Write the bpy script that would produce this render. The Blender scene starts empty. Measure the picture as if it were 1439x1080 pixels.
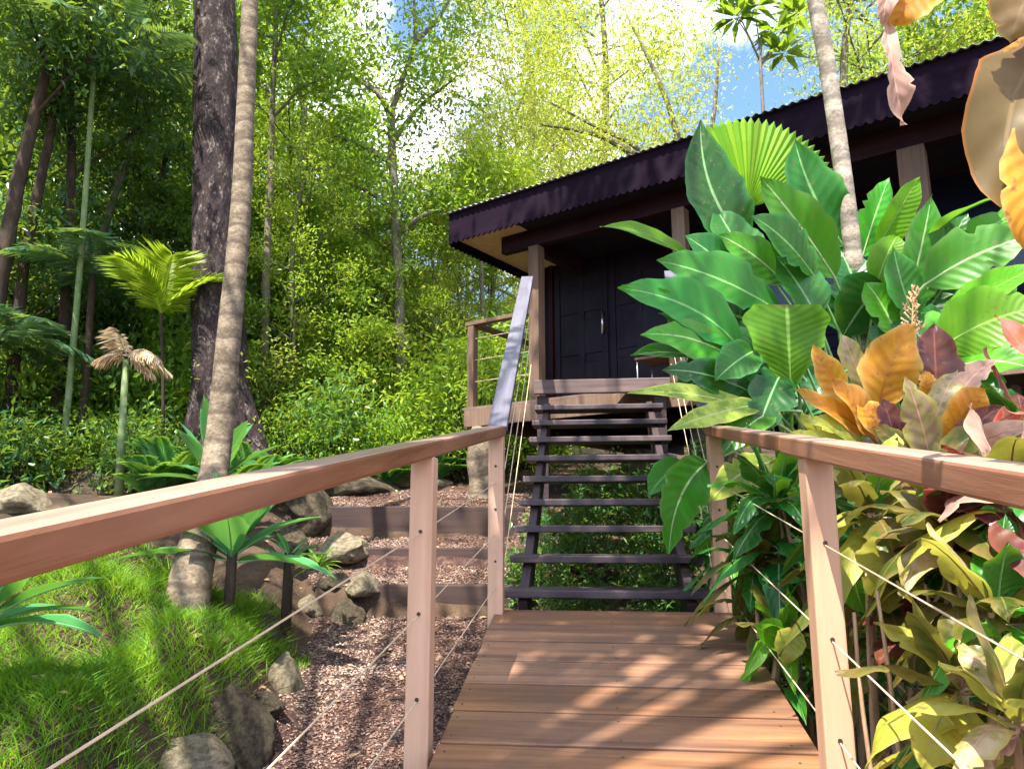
import bpy, bmesh, math, random
import numpy as np
from mathutils import Vector, Matrix, noise
random.seed(7); rng = np.random.default_rng(7)
C = bpy.context.scene.collection
F = 1040.0; TH = math.atan(.187); CT, ST = math.cos(TH), math.sin(TH)
V = Vector

# ------------------------------------------------------------- helpers
def at(px, py, d):
    """point seen at (px,py) of the photograph, d metres ahead of the lens"""
    u = (px-719.5)/F; v = (540-py)/F
    r = V((u, CT-v*ST, ST+v*CT)); return r*(d/r.y)
def bez(a, b, c, t): return a*(1-t)**2+b*2*t*(1-t)+c*t*t
def tag(o, label=None, cat=None, group=None, kind=None):
    if label: o['label'] = label
    if cat: o['category'] = cat
    if group: o['group'] = group
    if kind: o['kind'] = kind
    return o
def empty(name, loc, label, cat, group=None):
    o = bpy.data.objects.new(name, None); C.objects.link(o); o.location = loc
    o.empty_display_size = .1
    return tag(o, label, cat, group)
def link(name, me, mat, parent=None, smooth=False, bevel=0):
    o = bpy.data.objects.new(name, me); C.objects.link(o)
    if mat: me.materials.append(mat)
    if parent:
        o.parent = parent
        w = V((0, 0, 0)); p = parent
        while p: w += p.location; p = p.parent
        o.location = -w
    if smooth: me.polygons.foreach_set('use_smooth', [True]*len(me.polygons))
    if bevel:
        b = o.modifiers.new('bevel', 'BEVEL'); b.width = bevel; b.segments = 2
        b.limit_method = 'ANGLE'; b.angle_limit = .6
    return o

class MB:
    """collects boxes, beams and tubes for one mesh"""
    def __init__(s): s.v = []; s.f = []; s.uv = []
    def poly(s, pts, faces):
        n = len(s.v); s.v += [tuple(p) for p in pts]; s.f += [tuple(i+n for i in f) for f in faces]
    def hexa(s, p):   # 8 corners: bottom 4 (ccw), top 4
        s.poly(p, [(3,2,1,0),(4,5,6,7),(0,1,5,4),(1,2,6,5),(2,3,7,6),(3,0,4,7)])
    def box(s, o, a, b, c):
        o, a, b, c = V(o), V(a), V(b), V(c)
        s.hexa([o, o+a, o+a+b, o+b, o+c, o+a+c, o+a+b+c, o+b+c])
    def beam(s, p, q, w, h, up=(0,0,1), top=False):
        """board from p to q, w across, h thick; p,q on centre line (or on the top face)"""
        p, q = V(p), V(q); d = (q-p).normalized(); x = d.cross(V(up)).normalized(); z = x.cross(d).normalized()
        o = p - x*w/2 - (z*h if top else z*h/2)
        s.box(o, x*w, q-p, z*h)
    def tube(s, pts, rad, n=8, cap=True):
        pts = [V(p) for p in pts]; k = len(s.v); m = len(pts)
        if not hasattr(rad, '__len__'): rad = [rad]*m
        ref = V((0,0,1)) if abs((pts[-1]-pts[0]).normalized().z) < .9 else V((1,0,0))
        for i, p in enumerate(pts):
            t = (pts[min(i+1,m-1)]-pts[max(i-1,0)]).normalized()
            x = t.cross(ref).normalized(); y = t.cross(x)
            for j in range(n):
                a = 2*math.pi*j/n; s.v.append(tuple(p + (x*math.cos(a)+y*math.sin(a))*rad[i]))
        for i in range(m-1):
            for j in range(n):
                a = k+i*n+j; b = k+i*n+(j+1) % n; s.f.append((a, b, b+n, a+n))
        if cap:
            s.f.append(tuple(k+j for j in range(n))[::-1]); s.f.append(tuple(k+(m-1)*n+j for j in range(n)))
    def build(s, name, mat, parent=None, smooth=False, bevel=0):
        me = bpy.data.meshes.new(name); me.from_pydata(s.v, [], s.f); me.update()
        return link(name, me, mat, parent, smooth, bevel)

def np_mesh(name, verts, faces, uv=None):
    """verts (N,3); faces (M,k) with constant k; uv per vertex"""
    me = bpy.data.meshes.new(name); M, k = faces.shape
    me.vertices.add(len(verts)); me.vertices.foreach_set('co', verts.astype(np.float32).ravel())
    me.loops.add(M*k); me.loops.foreach_set('vertex_index', faces.astype(np.int32).ravel())
    me.polygons.add(M); me.polygons.foreach_set('loop_start', np.arange(0, M*k, k, dtype=np.int32))
    me.polygons.foreach_set('loop_total', np.full(M, k, dtype=np.int32))
    if uv is not None:
        l = me.uv_layers.new(name='UVMap'); l.data.foreach_set('uv', uv[faces.ravel()].astype(np.float32).ravel())
    me.update(calc_edges=True); return me

# ------------------------------------------------------------- materials
def mat(name):
    m = bpy.data.materials.new(name); m.use_nodes = True
    nt = m.node_tree; nt.nodes.clear()
    out = nt.nodes.new('ShaderNodeOutputMaterial'); return m, nt, out
def N(nt, t, **kw):
    n = nt.nodes.new(t)
    for k, v in kw.items():
        if k in n.inputs: n.inputs[k].default_value = v
        else: setattr(n, k, v)
    return n
def L(nt, a, b): nt.links.new(a, b)
def ramp(nt, fac, stops):
    r = nt.nodes.new('ShaderNodeValToRGB'); e = r.color_ramp.elements
    e[0].position, e[0].color = stops[0][0], (*stops[0][1], 1)
    e[1].position, e[1].color = stops[-1][0], (*stops[-1][1], 1)
    for p, c in stops[1:-1]:
        x = e.new(p); x.color = (*c, 1)
    L(nt, fac, r.inputs[0]); return r.outputs[0]
def mixc(nt, fac, a, b, mode='MIX'):
    m = nt.nodes.new('ShaderNodeMix'); m.data_type = 'RGBA'; m.blend_type = mode
    for s, x in ((m.inputs[0], fac), (m.inputs[6], a), (m.inputs[7], b)):
        if hasattr(x, 'links'): L(nt, x, s)
        else: s.default_value = x if isinstance(x, (int, float)) else (*x, 1)
    return m.outputs[2]
def wood(name, c1, c2, axis, rough=.55, fine=1.0, bump=.25, wear=None, spec=.4, top_light=None):
    """timber with grain stretched along a world axis (a unit vector)"""
    m, nt, out = mat(name)
    tc = N(nt, 'ShaderNodeTexCoord'); mp = N(nt, 'ShaderNodeMapping', vector_type='TEXTURE')
    a = V(axis).normalized(); mp.inputs['Rotation'].default_value = a.to_track_quat('X', 'Z').to_euler()
    mp.inputs['Scale'].default_value = (9, .45, .45); L(nt, tc.outputs['Object'], mp.inputs[0])
    n1 = N(nt, 'ShaderNodeTexNoise', Scale=9*fine, Detail=6, Roughness=.65, Distortion=.6); L(nt, mp.outputs[0], n1.inputs[0])
    n2 = N(nt, 'ShaderNodeTexNoise', Scale=2.3, Detail=5, Roughness=.6); L(nt, tc.outputs['Object'], n2.inputs[0])
    isl = N(nt, 'ShaderNodeNewGeometry')
    col = ramp(nt, n1.outputs[0], [(.3, c1), (.68, c2)])
    hsv = N(nt, 'ShaderNodeHueSaturation'); L(nt, col, hsv.inputs['Color'])
    mr = N(nt, 'ShaderNodeMapRange'); mr.inputs[3].default_value = .86; mr.inputs[4].default_value = 1.14
    oi = N(nt, 'ShaderNodeObjectInfo'); ad = N(nt, 'ShaderNodeMath', operation='ADD'); L(nt, oi.outputs['Random'], ad.inputs[0]); L(nt, isl.outputs['Random Per Island'], ad.inputs[1])
    fr = N(nt, 'ShaderNodeMath', operation='FRACT'); L(nt, ad.outputs[0], fr.inputs[0]); L(nt, fr.outputs[0], mr.inputs[0]); L(nt, mr.outputs[0], hsv.inputs['Value'])
    mr2 = N(nt, 'ShaderNodeMapRange'); mr2.inputs[3].default_value = 1.06; mr2.inputs[4].default_value = .92; L(nt, fr.outputs[0], mr2.inputs[0]); L(nt, mr2.outputs[0], hsv.inputs['Saturation'])
    f2 = ramp(nt, n2.outputs[0], [(.42, (0,0,0)), (.7, (1,1,1))])
    col = mixc(nt, f2, hsv.outputs[0], mixc(nt, .55, hsv.outputs[0], wear or tuple(.5*x for x in c1)))
    if top_light:                                            # upward faces mixed paler: sunlit sheen painted into the timber colour
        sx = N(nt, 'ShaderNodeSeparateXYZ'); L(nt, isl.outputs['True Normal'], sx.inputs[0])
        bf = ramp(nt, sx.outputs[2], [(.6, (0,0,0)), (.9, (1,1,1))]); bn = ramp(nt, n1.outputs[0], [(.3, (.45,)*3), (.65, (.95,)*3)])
        col = mixc(nt, mixc(nt, 1, bf, bn, 'MULTIPLY'), col, top_light)
    p = N(nt, 'ShaderNodeBsdfPrincipled', Roughness=rough); p.inputs['Specular IOR Level'].default_value = spec
    L(nt, col, p.inputs['Base Color'])
    rr = ramp(nt, n2.outputs[0], [(.3, (rough-.12,)*3), (.7, (rough+.15,)*3)]); L(nt, rr, p.inputs['Roughness'])
    b = N(nt, 'ShaderNodeBump', Strength=bump, Distance=.004); L(nt, n1.outputs[0], b.inputs['Height']); L(nt, b.outputs[0], p.inputs['Normal'])
    L(nt, p.outputs[0], out.inputs[0]); return m
def stone(name, stops, scale=4, rough=.9, bump=.6, dist=.03):
    m, nt, out = mat(name); tc = N(nt, 'ShaderNodeTexCoord')
    n1 = N(nt, 'ShaderNodeTexNoise', Scale=scale, Detail=10, Roughness=.7); L(nt, tc.outputs['Object'], n1.inputs[0])
    n2 = N(nt, 'ShaderNodeTexNoise', Scale=scale*9, Detail=5, Roughness=.7); L(nt, tc.outputs['Object'], n2.inputs[0])
    col = ramp(nt, n1.outputs[0], stops)
    col = mixc(nt, .35, col, ramp(nt, n2.outputs[0], [(.3, (.1,.1,.1)), (.7, (1,1,1))]), 'MULTIPLY')
    p = N(nt, 'ShaderNodeBsdfPrincipled', Roughness=rough); p.inputs['Specular IOR Level'].default_value = .2
    L(nt, col, p.inputs['Base Color'])
    b = N(nt, 'ShaderNodeBump', Strength=bump, Distance=dist); L(nt, mixc(nt, .5, n1.outputs[0], n2.outputs[0]), b.inputs['Height']); L(nt, b.outputs[0], p.inputs['Normal'])
    L(nt, p.outputs[0], out.inputs[0]); return m
def bark(name, stops, ring=0, scale=6, bump=.8, vert=.3, ringcol=(.06,.05,.04)):
    m, nt, out = mat(name); tc = N(nt, 'ShaderNodeTexCoord')
    mp = N(nt, 'ShaderNodeMapping'); mp.inputs['Scale'].default_value = (1, 1, vert); L(nt, tc.outputs['Object'], mp.inputs[0])
    n1 = N(nt, 'ShaderNodeTexNoise', Scale=scale, Detail=9, Roughness=.75); L(nt, mp.outputs[0], n1.inputs[0])
    n2 = N(nt, 'ShaderNodeTexNoise', Scale=scale*5, Detail=6, Roughness=.7); L(nt, mp.outputs[0], n2.inputs[0])
    col = ramp(nt, mixc(nt, .4, n1.outputs[0], n2.outputs[0]), stops); h = mixc(nt, .5, n1.outputs[0], n2.outputs[0])
    if ring:
        w = N(nt, 'ShaderNodeTexWave', wave_type='BANDS', bands_direction='Z', Scale=ring, Distortion=5, Detail=3)
        w.inputs['Detail Scale'].default_value = .9
        L(nt, tc.outputs['Object'], w.inputs[0]); rf = ramp(nt, w.outputs[1], [(.0, (1,1,1)), (.16, (0,0,0))])
        nn = ramp(nt, n1.outputs[0], [(.35, (.15,)*3), (.6, (.8,)*3)])
        col = mixc(nt, mixc(nt, 1, rf, nn, 'MULTIPLY'), col, ringcol); h = mixc(nt, .5, h, w.outputs[1])
    p = N(nt, 'ShaderNodeBsdfPrincipled', Roughness=.9); p.inputs['Specular IOR Level'].default_value = .15
    L(nt, col, p.inputs['Base Color'])
    b = N(nt, 'ShaderNodeBump', Strength=bump, Distance=.03); L(nt, h, b.inputs['Height']); L(nt, b.outputs[0], p.inputs['Normal'])
    L(nt, p.outputs[0], out.inputs[0]); return m
def tinyleaf(name, cols, trans=.4, rough=.45, tcol=None, sc=.35):
    """small leaves: colour differs leaf by leaf, tree by tree and in drifts"""
    m, nt, out = mat(name); g = N(nt, 'ShaderNodeNewGeometry'); oi = N(nt, 'ShaderNodeObjectInfo')
    n = N(nt, 'ShaderNodeTexNoise', Scale=sc, Detail=3); L(nt, g.outputs['Position'], n.inputs[0])
    a = N(nt, 'ShaderNodeMath', operation='MULTIPLY_ADD'); L(nt, g.outputs['Random Per Island'], a.inputs[0]); a.inputs[1].default_value = .45; 
    b = N(nt, 'ShaderNodeMath', operation='MULTIPLY_ADD'); L(nt, n.outputs[0], b.inputs[0]); b.inputs[1].default_value = 1.1; b.inputs[2].default_value = -.38
    L(nt, b.outputs[0], a.inputs[2])
    c = N(nt, 'ShaderNodeMath', operation='MULTIPLY_ADD'); L(nt, oi.outputs['Random'], c.inputs[0]); c.inputs[1].default_value = .25; L(nt, a.outputs[0], c.inputs[2])
    col = ramp(nt, c.outputs[0], [(i/(len(cols)-1), x) for i, x in enumerate(cols)])
    p = N(nt, 'ShaderNodeBsdfPrincipled', Roughness=rough); L(nt, col, p.inputs['Base Color']); p.inputs['Specular IOR Level'].default_value = .35
    t = N(nt, 'ShaderNodeBsdfTranslucent'); L(nt, mixc(nt, .6, col, tcol or (.42,.55,.03)), t.inputs[0])
    mx = N(nt, 'ShaderNodeMixShader'); mx.inputs[0].default_value = trans
    L(nt, p.outputs[0], mx.inputs[1]); L(nt, t.outputs[0], mx.inputs[2]); L(nt, mx.outputs[0], out.inputs[0]); return m
def bigleaf(name, base, edge, rib, trans=.3, rough=.32, patch=None, pscale=6, veins=60, edgew=.12, tcol=None, spots=0):
    """large leaf: uv x runs across the blade, uv y from base to tip"""
    m, nt, out = mat(name); tc = N(nt, 'ShaderNodeTexCoord'); sp = N(nt, 'ShaderNodeSeparateXYZ'); L(nt, tc.outputs['UV'], sp.inputs[0])
    ax = N(nt, 'ShaderNodeMath', operation='SUBTRACT'); L(nt, sp.outputs[0], ax.inputs[0]); ax.inputs[1].default_value = .5
    ab = N(nt, 'ShaderNodeMath', operation='ABSOLUTE'); L(nt, ax.outputs[0], ab.inputs[0])       # 0 rib .. .5 edge
    g = N(nt, 'ShaderNodeNewGeometry'); oi = N(nt, 'ShaderNodeObjectInfo')
    n = N(nt, 'ShaderNodeTexNoise', Scale=pscale, Detail=6, Roughness=.65); L(nt, g.outputs['Position'], n.inputs[0])
    # side veins: bands of (y - k*|x|)
    k = N(nt, 'ShaderNodeMath', operation='MULTIPLY_ADD'); L(nt, ab.outputs[0], k.inputs[0]); k.inputs[1].default_value = -.35; L(nt, sp.outputs[1], k.inputs[2])
    s = N(nt, 'ShaderNodeMath', operation='MULTIPLY'); L(nt, k.outputs[0], s.inputs[0]); s.inputs[1].default_value = veins
    sn = N(nt, 'ShaderNodeMath', operation='SINE'); L(nt, s.outputs[0], sn.inputs[0])
    hs = N(nt, 'ShaderNodeHueSaturation'); hs.inputs['Color'].default_value = (*base, 1)
    mr = N(nt, 'ShaderNodeMapRange'); mr.inputs[3].default_value = .65; mr.inputs[4].default_value = 1.4; L(nt, oi.outputs['Random'], mr.inputs[0]); L(nt, mr.outputs[0], hs.inputs['Value'])
    mh = N(nt, 'ShaderNodeMapRange'); mh.inputs[3].default_value = .485; mh.inputs[4].default_value = .515
    fr = N(nt, 'ShaderNodeMath', operation='FRACT'); f0 = N(nt, 'ShaderNodeMath', operation='MULTIPLY'); L(nt, oi.outputs['Random'], f0.inputs[0]); f0.inputs[1].default_value = 7.3; L(nt, f0.outputs[0], fr.inputs[0])
    L(nt, fr.outputs[0], mh.inputs[0]); L(nt, mh.outputs[0], hs.inputs['Hue'])
    col = hs.outputs[0]
    if patch: col = mixc(nt, ramp(nt, n.outputs[0], [(.44, (0,0,0)), (.56, (1,1,1))]), col, patch)
    col = mixc(nt, ramp(nt, sn.outputs[0], [(0, (0,0,0)), (1, (.12,)*3)]), col, tuple(min(1, x*1.5+.01) for x in base))
    col = mixc(nt, ramp(nt, ab.outputs[0], [(.5-edgew, (0,0,0)), (.5, (1,1,1))]), col, edge)
    col = mixc(nt, ramp(nt, ab.outputs[0], [(.012, (1,1,1)), (.03, (0,0,0))]), col, rib)
    tm = N(nt, 'ShaderNodeMath', operation='MULTIPLY_ADD'); L(nt, n.outputs[0], tm.inputs[0]); tm.inputs[1].default_value = .2
    ty = N(nt, 'ShaderNodeMath', operation='MULTIPLY'); L(nt, sp.outputs[1], ty.inputs[0]); ty.inputs[1].default_value = .8; L(nt, ty.outputs[0], tm.inputs[2])
    col = mixc(nt, ramp(nt, tm.outputs[0], [(.0, (0,0,0)), (.885, (0,0,0)), (.93, (.8,)*3)]), col, (.13,.075,.03))
    n2 = N(nt, 'ShaderNodeTexNoise', Scale=40, Detail=3); L(nt, g.outputs['Position'], n2.inputs[0])
    col = mixc(nt, ramp(nt, n2.outputs[0], [(.63, (0,0,0)), (.69, (.7,)*3)]), col, (.16,.1,.04))
    p = N(nt, 'ShaderNodeBsdfPrincipled', Roughness=rough); L(nt, col, p.inputs['Base Color']); p.inputs['Specular IOR Level'].default_value = .3
    rr = ramp(nt, n.outputs[0], [(.3, (rough-.08,)*3), (.7, (rough+.2,)*3)]); L(nt, rr, p.inputs['Roughness'])
    b = N(nt, 'ShaderNodeBump', Strength=.18, Distance=.005); L(nt, sn.outputs[0], b.inputs['Height']); L(nt, b.outputs[0], p.inputs['Normal'])
    t = N(nt, 'ShaderNodeBsdfTranslucent'); L(nt, mixc(nt, .5, col, tcol or (.3,.6,.02)), t.inputs[0])
    mx = N(nt, 'ShaderNodeMixShader'); mx.inputs[0].default_value = trans
    L(nt, p.outputs[0], mx.inputs[1]); L(nt, t.outputs[0], mx.inputs[2]); L(nt, mx.outputs[0], out.inputs[0]); return m
def plain(name, c, rough=.5, metal=0, var=.3):
    m, nt, out = mat(name); tc = N(nt, 'ShaderNodeTexCoord')
    n = N(nt, 'ShaderNodeTexNoise', Scale=14, Detail=6, Roughness=.7); L(nt, tc.outputs['Object'], n.inputs[0])
    col = ramp(nt, n.outputs[0], [(.3, tuple(x*(1-var) for x in c)), (.7, tuple(min(1, x*(1+var)) for x in c))])
    p = N(nt, 'ShaderNodeBsdfPrincipled', Roughness=rough, Metallic=metal); L(nt, col, p.inputs['Base Color'])
    L(nt, p.outputs[0], out.inputs[0]); return m

U = V((.1076, 1, .177)).normalized()          # up the walkway
UH = V((.107, .994, 0)).normalized(); XR = V((UH.y, -UH.x, 0))   # along / across the walkway on plan
E1 = V((.809, -.588, 0)).normalized(); E2 = V((.588, .809, 0)).normalized(); ZZ = V((0, 0, 1))

M = {}
M['deck'] = wood('deck_boards', (.10,.046,.026), (.32,.15,.07), XR, .5, 1.0, .6, (.085,.058,.048))
M['rail'] = wood('rail_timber', (.14,.05,.022), (.27,.11,.055), U, .38, 1.3, .5, (.27,.14,.09), .45, (.30,.20,.155))  # last colour: sunlit tone painted on the top faces
M['post'] = wood('post_timber', (.43,.235,.14), (.54,.32,.20), ZZ, .6, .8, .12, (.40,.24,.16))
M['tread'] = wood('tread_timber', (.007,.0035,.007), (.035,.02,.028), XR, .5, 1.2, .5, (.18,.13,.12))
M['stringer'] = wood('stringer_timber', (.022,.012,.016), (.06,.035,.035), UH+ZZ*.6, .6, 1, .4)
M['greyrail'] = wood('weathered_rail', (.07,.065,.085), (.15,.14,.175), UH+ZZ*.6, .45, 1, .3, (.08,.07,.09))
M['hpost'] = wood('house_post', (.09,.05,.03), (.17,.10,.06), ZZ, .7, 1.2, .5, (.08,.05,.04))
M['ceil_shade'] = wood('ceiling_shade_boards', (.004,.003,.008), (.010,.006,.014), E1, .6, 1, .4)
M['house'] = wood('house_boards', (.002,.002,.008), (.005,.0045,.016), E1, .55, 1, .4, (.006,.003,.007), .1)
M['beam'] = wood('house_beam', (.012,.003,.006), (.03,.007,.011), E1, .7, 1, .4, None, .15)
M['valance'] = wood('valance_paint', (.007,.003,.008), (.013,.0055,.014), E1, .85, 1, .25, (.010,.0045,.011), .08)
M['door'] = wood('door_timber', (.004,.002,.009), (.014,.0055,.014), ZZ, .5, 1, .6, None, .2)
M['floor'] = wood('floor_boards', (.10,.06,.045), (.2,.13,.1), E1, .6, 1, .4)
M['fascia'] = wood('floor_fascia', (.06,.035,.032), (.15,.095,.085), XR, .6, 1, .4)
M['soffit'] = plain('soffit_sheet', (.5,.3,.2), .8, 0, .15)
M['roof'] = plain('roof_sheet', (.16,.15,.15), .5, .5, .3)
M['glass'] = plain('dark_glass', (.004,.006,.018), .2, 0, .2)
M['steel'] = plain('steel', (.6,.6,.6), .3, 1, .1)
M['cable'] = plain('cable', (.55,.42,.28), .5, 0, .15)
M['bolt'] = plain('bolt_hole', (.04,.025,.02), .5, .3, .2)
M['sleeper'] = wood('sleeper_timber', (.02,.010,.009), (.05,.026,.02), (1,0,0), .8, 1, .7, (.08,.05,.035))
M['rock'] = stone('rock', [(.3,(.035,.028,.022)), (.47,(.10,.078,.05)), (.6,(.20,.16,.10)), (.72,(.05,.065,.025))], 6, .95, 1, .05)
M['rockp'] = stone('pale_rock', [(.3,(.09,.065,.045)), (.46,(.3,.24,.15)), (.62,(.5,.43,.29)), (.74,(.13,.12,.06))], 5, .95, 1, .05)
M['soil'] = stone('soil', [(.3,(.03,.02,.014)), (.55,(.09,.055,.035)), (.75,(.16,.11,.06))], 3, .95, .9, .05)
M['bark_big'] = bark('bark_dark', [(.30,(.005,.004,.007)), (.45,(.022,.015,.016)), (.54,(.05,.035,.032)), (.61,(.22,.18,.15)), (.68,(.05,.037,.033))], 0, 7, 1, .5)
M['bark_ring'] = bark('bark_ringed', [(.36,(.05,.036,.025)), (.48,(.13,.098,.066)), (.58,(.23,.18,.125)), (.68,(.36,.30,.22))], 1.7, 8, .5, 1.6, (.05,.035,.028))
M['bark_pale'] = bark('bark_pale', [(.36,(.11,.09,.065)), (.5,(.30,.25,.19)), (.62,(.48,.42,.34))], 1.6, 9, .5, 1.6, (.12,.1,.08))
M['bark_mid'] = bark('bark_mid', [(.3,(.05,.045,.03)), (.5,(.13,.115,.075)), (.7,(.24,.21,.15))], 0, 8, .6, .3)
M['bark_dark'] = bark('bark_black', [(.3,(.015,.012,.01)), (.5,(.05,.035,.025)), (.7,(.11,.075,.05))], 0, 8, .6, .3)
M['stem_green'] = bark('stem_green', [(.3,(.06,.10,.035)), (.5,(.14,.20,.08)), (.7,(.27,.33,.18))], 2.5, 8, .3, .5, (.2,.2,.1))
M['twig'] = bark('dry_twig', [(.3,(.2,.11,.06)), (.5,(.4,.26,.15)), (.7,(.55,.4,.25))], 0, 10, .3, .3)
M['lf_mid'] = tinyleaf('foliage_mid', [(.025,.08,.012), (.08,.19,.018), (.18,.33,.025), (.34,.46,.04)], .45)
M['lf_dark'] = tinyleaf('foliage_dark', [(.012,.05,.018), (.03,.10,.03), (.07,.17,.035), (.16,.28,.05)], .32, .3)
M['lf_bright'] = tinyleaf('foliage_bright', [(.05,.14,.012), (.16,.29,.02), (.30,.42,.03), (.5,.52,.06)], .5)
M['lf_yellow'] = tinyleaf('foliage_yellow', [(.12,.18,.02), (.25,.32,.035), (.38,.42,.05), (.5,.46,.08)], .5, .5, (.5,.55,.06))
M['grass'] = tinyleaf('grass', [(.02,.06,.004), (.04,.13,.005), (.09,.24,.008), (.17,.34,.014), (.30,.46,.03)], .38, .5, None, 2.5)
M['palm'] = tinyleaf('palm_leaflet', [(.03,.10,.06), (.06,.16,.09), (.11,.22,.12), (.2,.3,.18)], .3, .2)
M['palmy'] = tinyleaf('palm_leaflet_sunlit', [(.14,.26,.01), (.24,.38,.015), (.36,.46,.03), (.45,.5,.05)], .55, .4)
M['pleat'] = tinyleaf('pleated_leaf', [(.03,.14,.01), (.09,.28,.012), (.17,.38,.015), (.28,.46,.02)], .5, .35)
M['fern'] = tinyleaf('fern_leaflet', [(.015,.09,.025), (.03,.16,.04), (.07,.24,.05), (.12,.3,.06)], .35, .4)
M['dry'] = tinyleaf('dry_frond', [(.2,.11,.06), (.34,.22,.12), (.5,.38,.24), (.62,.52,.34)], .3, .7, (.6,.4,.2))
M['litter'] = tinyleaf('litter_leaf', [(.12,.055,.03), (.26,.14,.07), (.45,.3,.17), (.6,.45,.28)], .15, .7, (.5,.3,.15), 3)
G = dict(edge=(.10,.24,.04), rib=(.42,.55,.24))
M['g_mid'] = bigleaf('leaf_green', (.048,.22,.012), **G)
M['g_dark'] = bigleaf('leaf_dark_green', (.014,.095,.012), (.03,.15,.03), (.2,.36,.14), .22, .25)
M['g_blue'] = bigleaf('leaf_blue_green', (.034,.18,.02), (.06,.26,.05), (.25,.48,.15), .32, .36)
M['g_lime'] = bigleaf('leaf_lime', (.10,.28,.01), (.16,.38,.02), (.32,.5,.1), .5, .38, None, 6, 90)
M['g_yel'] = bigleaf('leaf_yellow_green', (.34,.42,.06), (.5,.48,.1), (.6,.6,.28), .4, .4, (.2,.3,.04), 9)
M['agave'] = bigleaf('leaf_agave', (.05,.21,.07), (.11,.29,.11), (.28,.5,.25), .25, .4, None, 6, 0)
M['c_or'] = bigleaf('leaf_orange', (.58,.27,.02), (.58,.36,.09), (.5,.2,.04), .4, .4, (.46,.17,.02), 14, 50, .16, (.9,.45,.05))
M['c_cream'] = bigleaf('leaf_cream', (.33,.25,.15), (.30,.27,.06), (.55,.3,.22), .35, .45, (.24,.22,.07), 22, 40, .18, (.7,.5,.2))
M['c_olive'] = bigleaf('leaf_olive', (.045,.075,.010), (.15,.13,.025), (.2,.14,.05), .3, .35, (.13,.09,.02), 12, 40, .2, (.45,.42,.05))
M['c_lem'] = bigleaf('leaf_lemon', (.27,.27,.03), (.42,.39,.07), (.38,.32,.1), .4, .4, (.3,.34,.06), 12, 40, .2, (.8,.7,.1))
M['c_maroon'] = bigleaf('leaf_maroon', (.085,.022,.022), (.2,.05,.04), (.25,.08,.06), .25, .3, (.12,.04,.02), 12, 40, .1, (.5,.06,.03))
M['c_red'] = bigleaf('leaf_red', (.55,.10,.05), (.66,.22,.12), (.6,.25,.15), .4, .4, (.6,.25,.18), 12, 40, .15, (.9,.2,.08))
M['c_pink'] = bigleaf('leaf_dusty_pink', (.38,.21,.16), (.45,.32,.22), (.6,.36,.28), .35, .5, (.34,.2,.15), 14, 40, .15, (.8,.4,.25))
M['c_tan'] = bigleaf('leaf_tan', (.15,.095,.035), (.36,.12,.02), (.21,.14,.06), .4, .5, (.11,.075,.025), 9, 30, .05, (.6,.42,.14))
M['fan'] = bigleaf('leaf_pleated', (.20,.42,.02), (.35,.5,.04), (.5,.6,.2), .5, .4, None, 6, 0)
M['inflo'] = plain('dry_flower', (.42,.24,.12), .8)

# ------------------------------------------------------------- terrain
PROF = [(-4,-2.0),(0,-1.6),(5.3,-.66),(7.3,.14),(9,.42),(12,.9),(20,2.0),(45,4.5),(90,9)]
def prof(y):
    for (a, b), (c, d) in zip(PROF, PROF[1:]):
        if y <= c: return b+(d-b)*(max(y, a)-a)/(c-a)
    return PROF[-1][1]
def sm(a, b, x): t = min(1, max(0, (x-a)/(b-a))); return t*t*(3-2*t)
MOUNDS = []
def edge_x(y):   # right-hand edge of the planted bed
    return -1.2 if y < 4 else -1.2-.12*(y-4)*(1 if y < 5.2 else 1)-(.25*(y-5.2) if y > 5.2 else 0)
ST1 = [at(600,821,5.4), at(600,769,6.3), at(600,711,7.2)]     # top edges of the three sleepers
def gz(x, y):
    b = prof(y)
    e = edge_x(y)
    if -9 < x < e+.1 and y < 8:                                # planted bed stands proud of the path
        k = sm(e+.05, e-.3, x)
        b += k*(.22+.12*min(3, e-x)) * sm(8, 6, y)
        b += k*.10*(noise.noise(V((x*2.3, y*2.3, 3)))+.2)*sm(6.5, 5, y)
    for mx, my, mh, mr in MOUNDS:
        q = ((x-mx)**2+(y-my)**2)/(mr*mr)
        if q < 6: b += mh*math.exp(-q*q)
    if e < x < .05 and 4.3 < y < 8.2:                          # terraces of the stepped path
        if y < 5.42: s = -1.6+.178*y
        elif y < 6.32: s = ST1[0].z-.02+.10*(y-5.42)
        elif y < 7.22: s = ST1[1].z-.02+.10*(y-6.32)
        else: s = max(ST1[2].z-.02+.06*(y-7.22), b)
        b = s
    return b + .02*noise.noise(V((x*3, y*3, 0)))
def grid(x0, x1, y0, y1, st):
    xs = np.arange(x0, x1+st/2, st); ys = np.arange(y0, y1+st/2, st)
    vs = np.array([(x, y, gz(x, y)) for y in ys for x in xs]); nx = len(xs)
    f = np.array([(j*nx+i, j*nx+i+1, (j+1)*nx+i+1, (j+1)*nx+i) for j in range(len(ys)-1) for i in range(nx-1)])
    return vs, f
def _hit(px, py):
    d = 1.5
    while d < 9:
        p = at(px, py, d)
        if p.z < gz(p.x, p.y): return p
        d += .03
    return p
_m = [(_hit(*q[:2]), q[2], q[3]) for q in ((300,985,.24,.30), (160,900,.22,.34), (205,1010,.16,.26), (50,1060,.24,.28), (60,930,.14,.3), (250,860,.16,.25), (100,830,.2,.4), (10,860,.15,.3), (190,800,.12,.3))]
MOUNDS += [(p.x, p.y, h, r) for p, h, r in _m]
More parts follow.
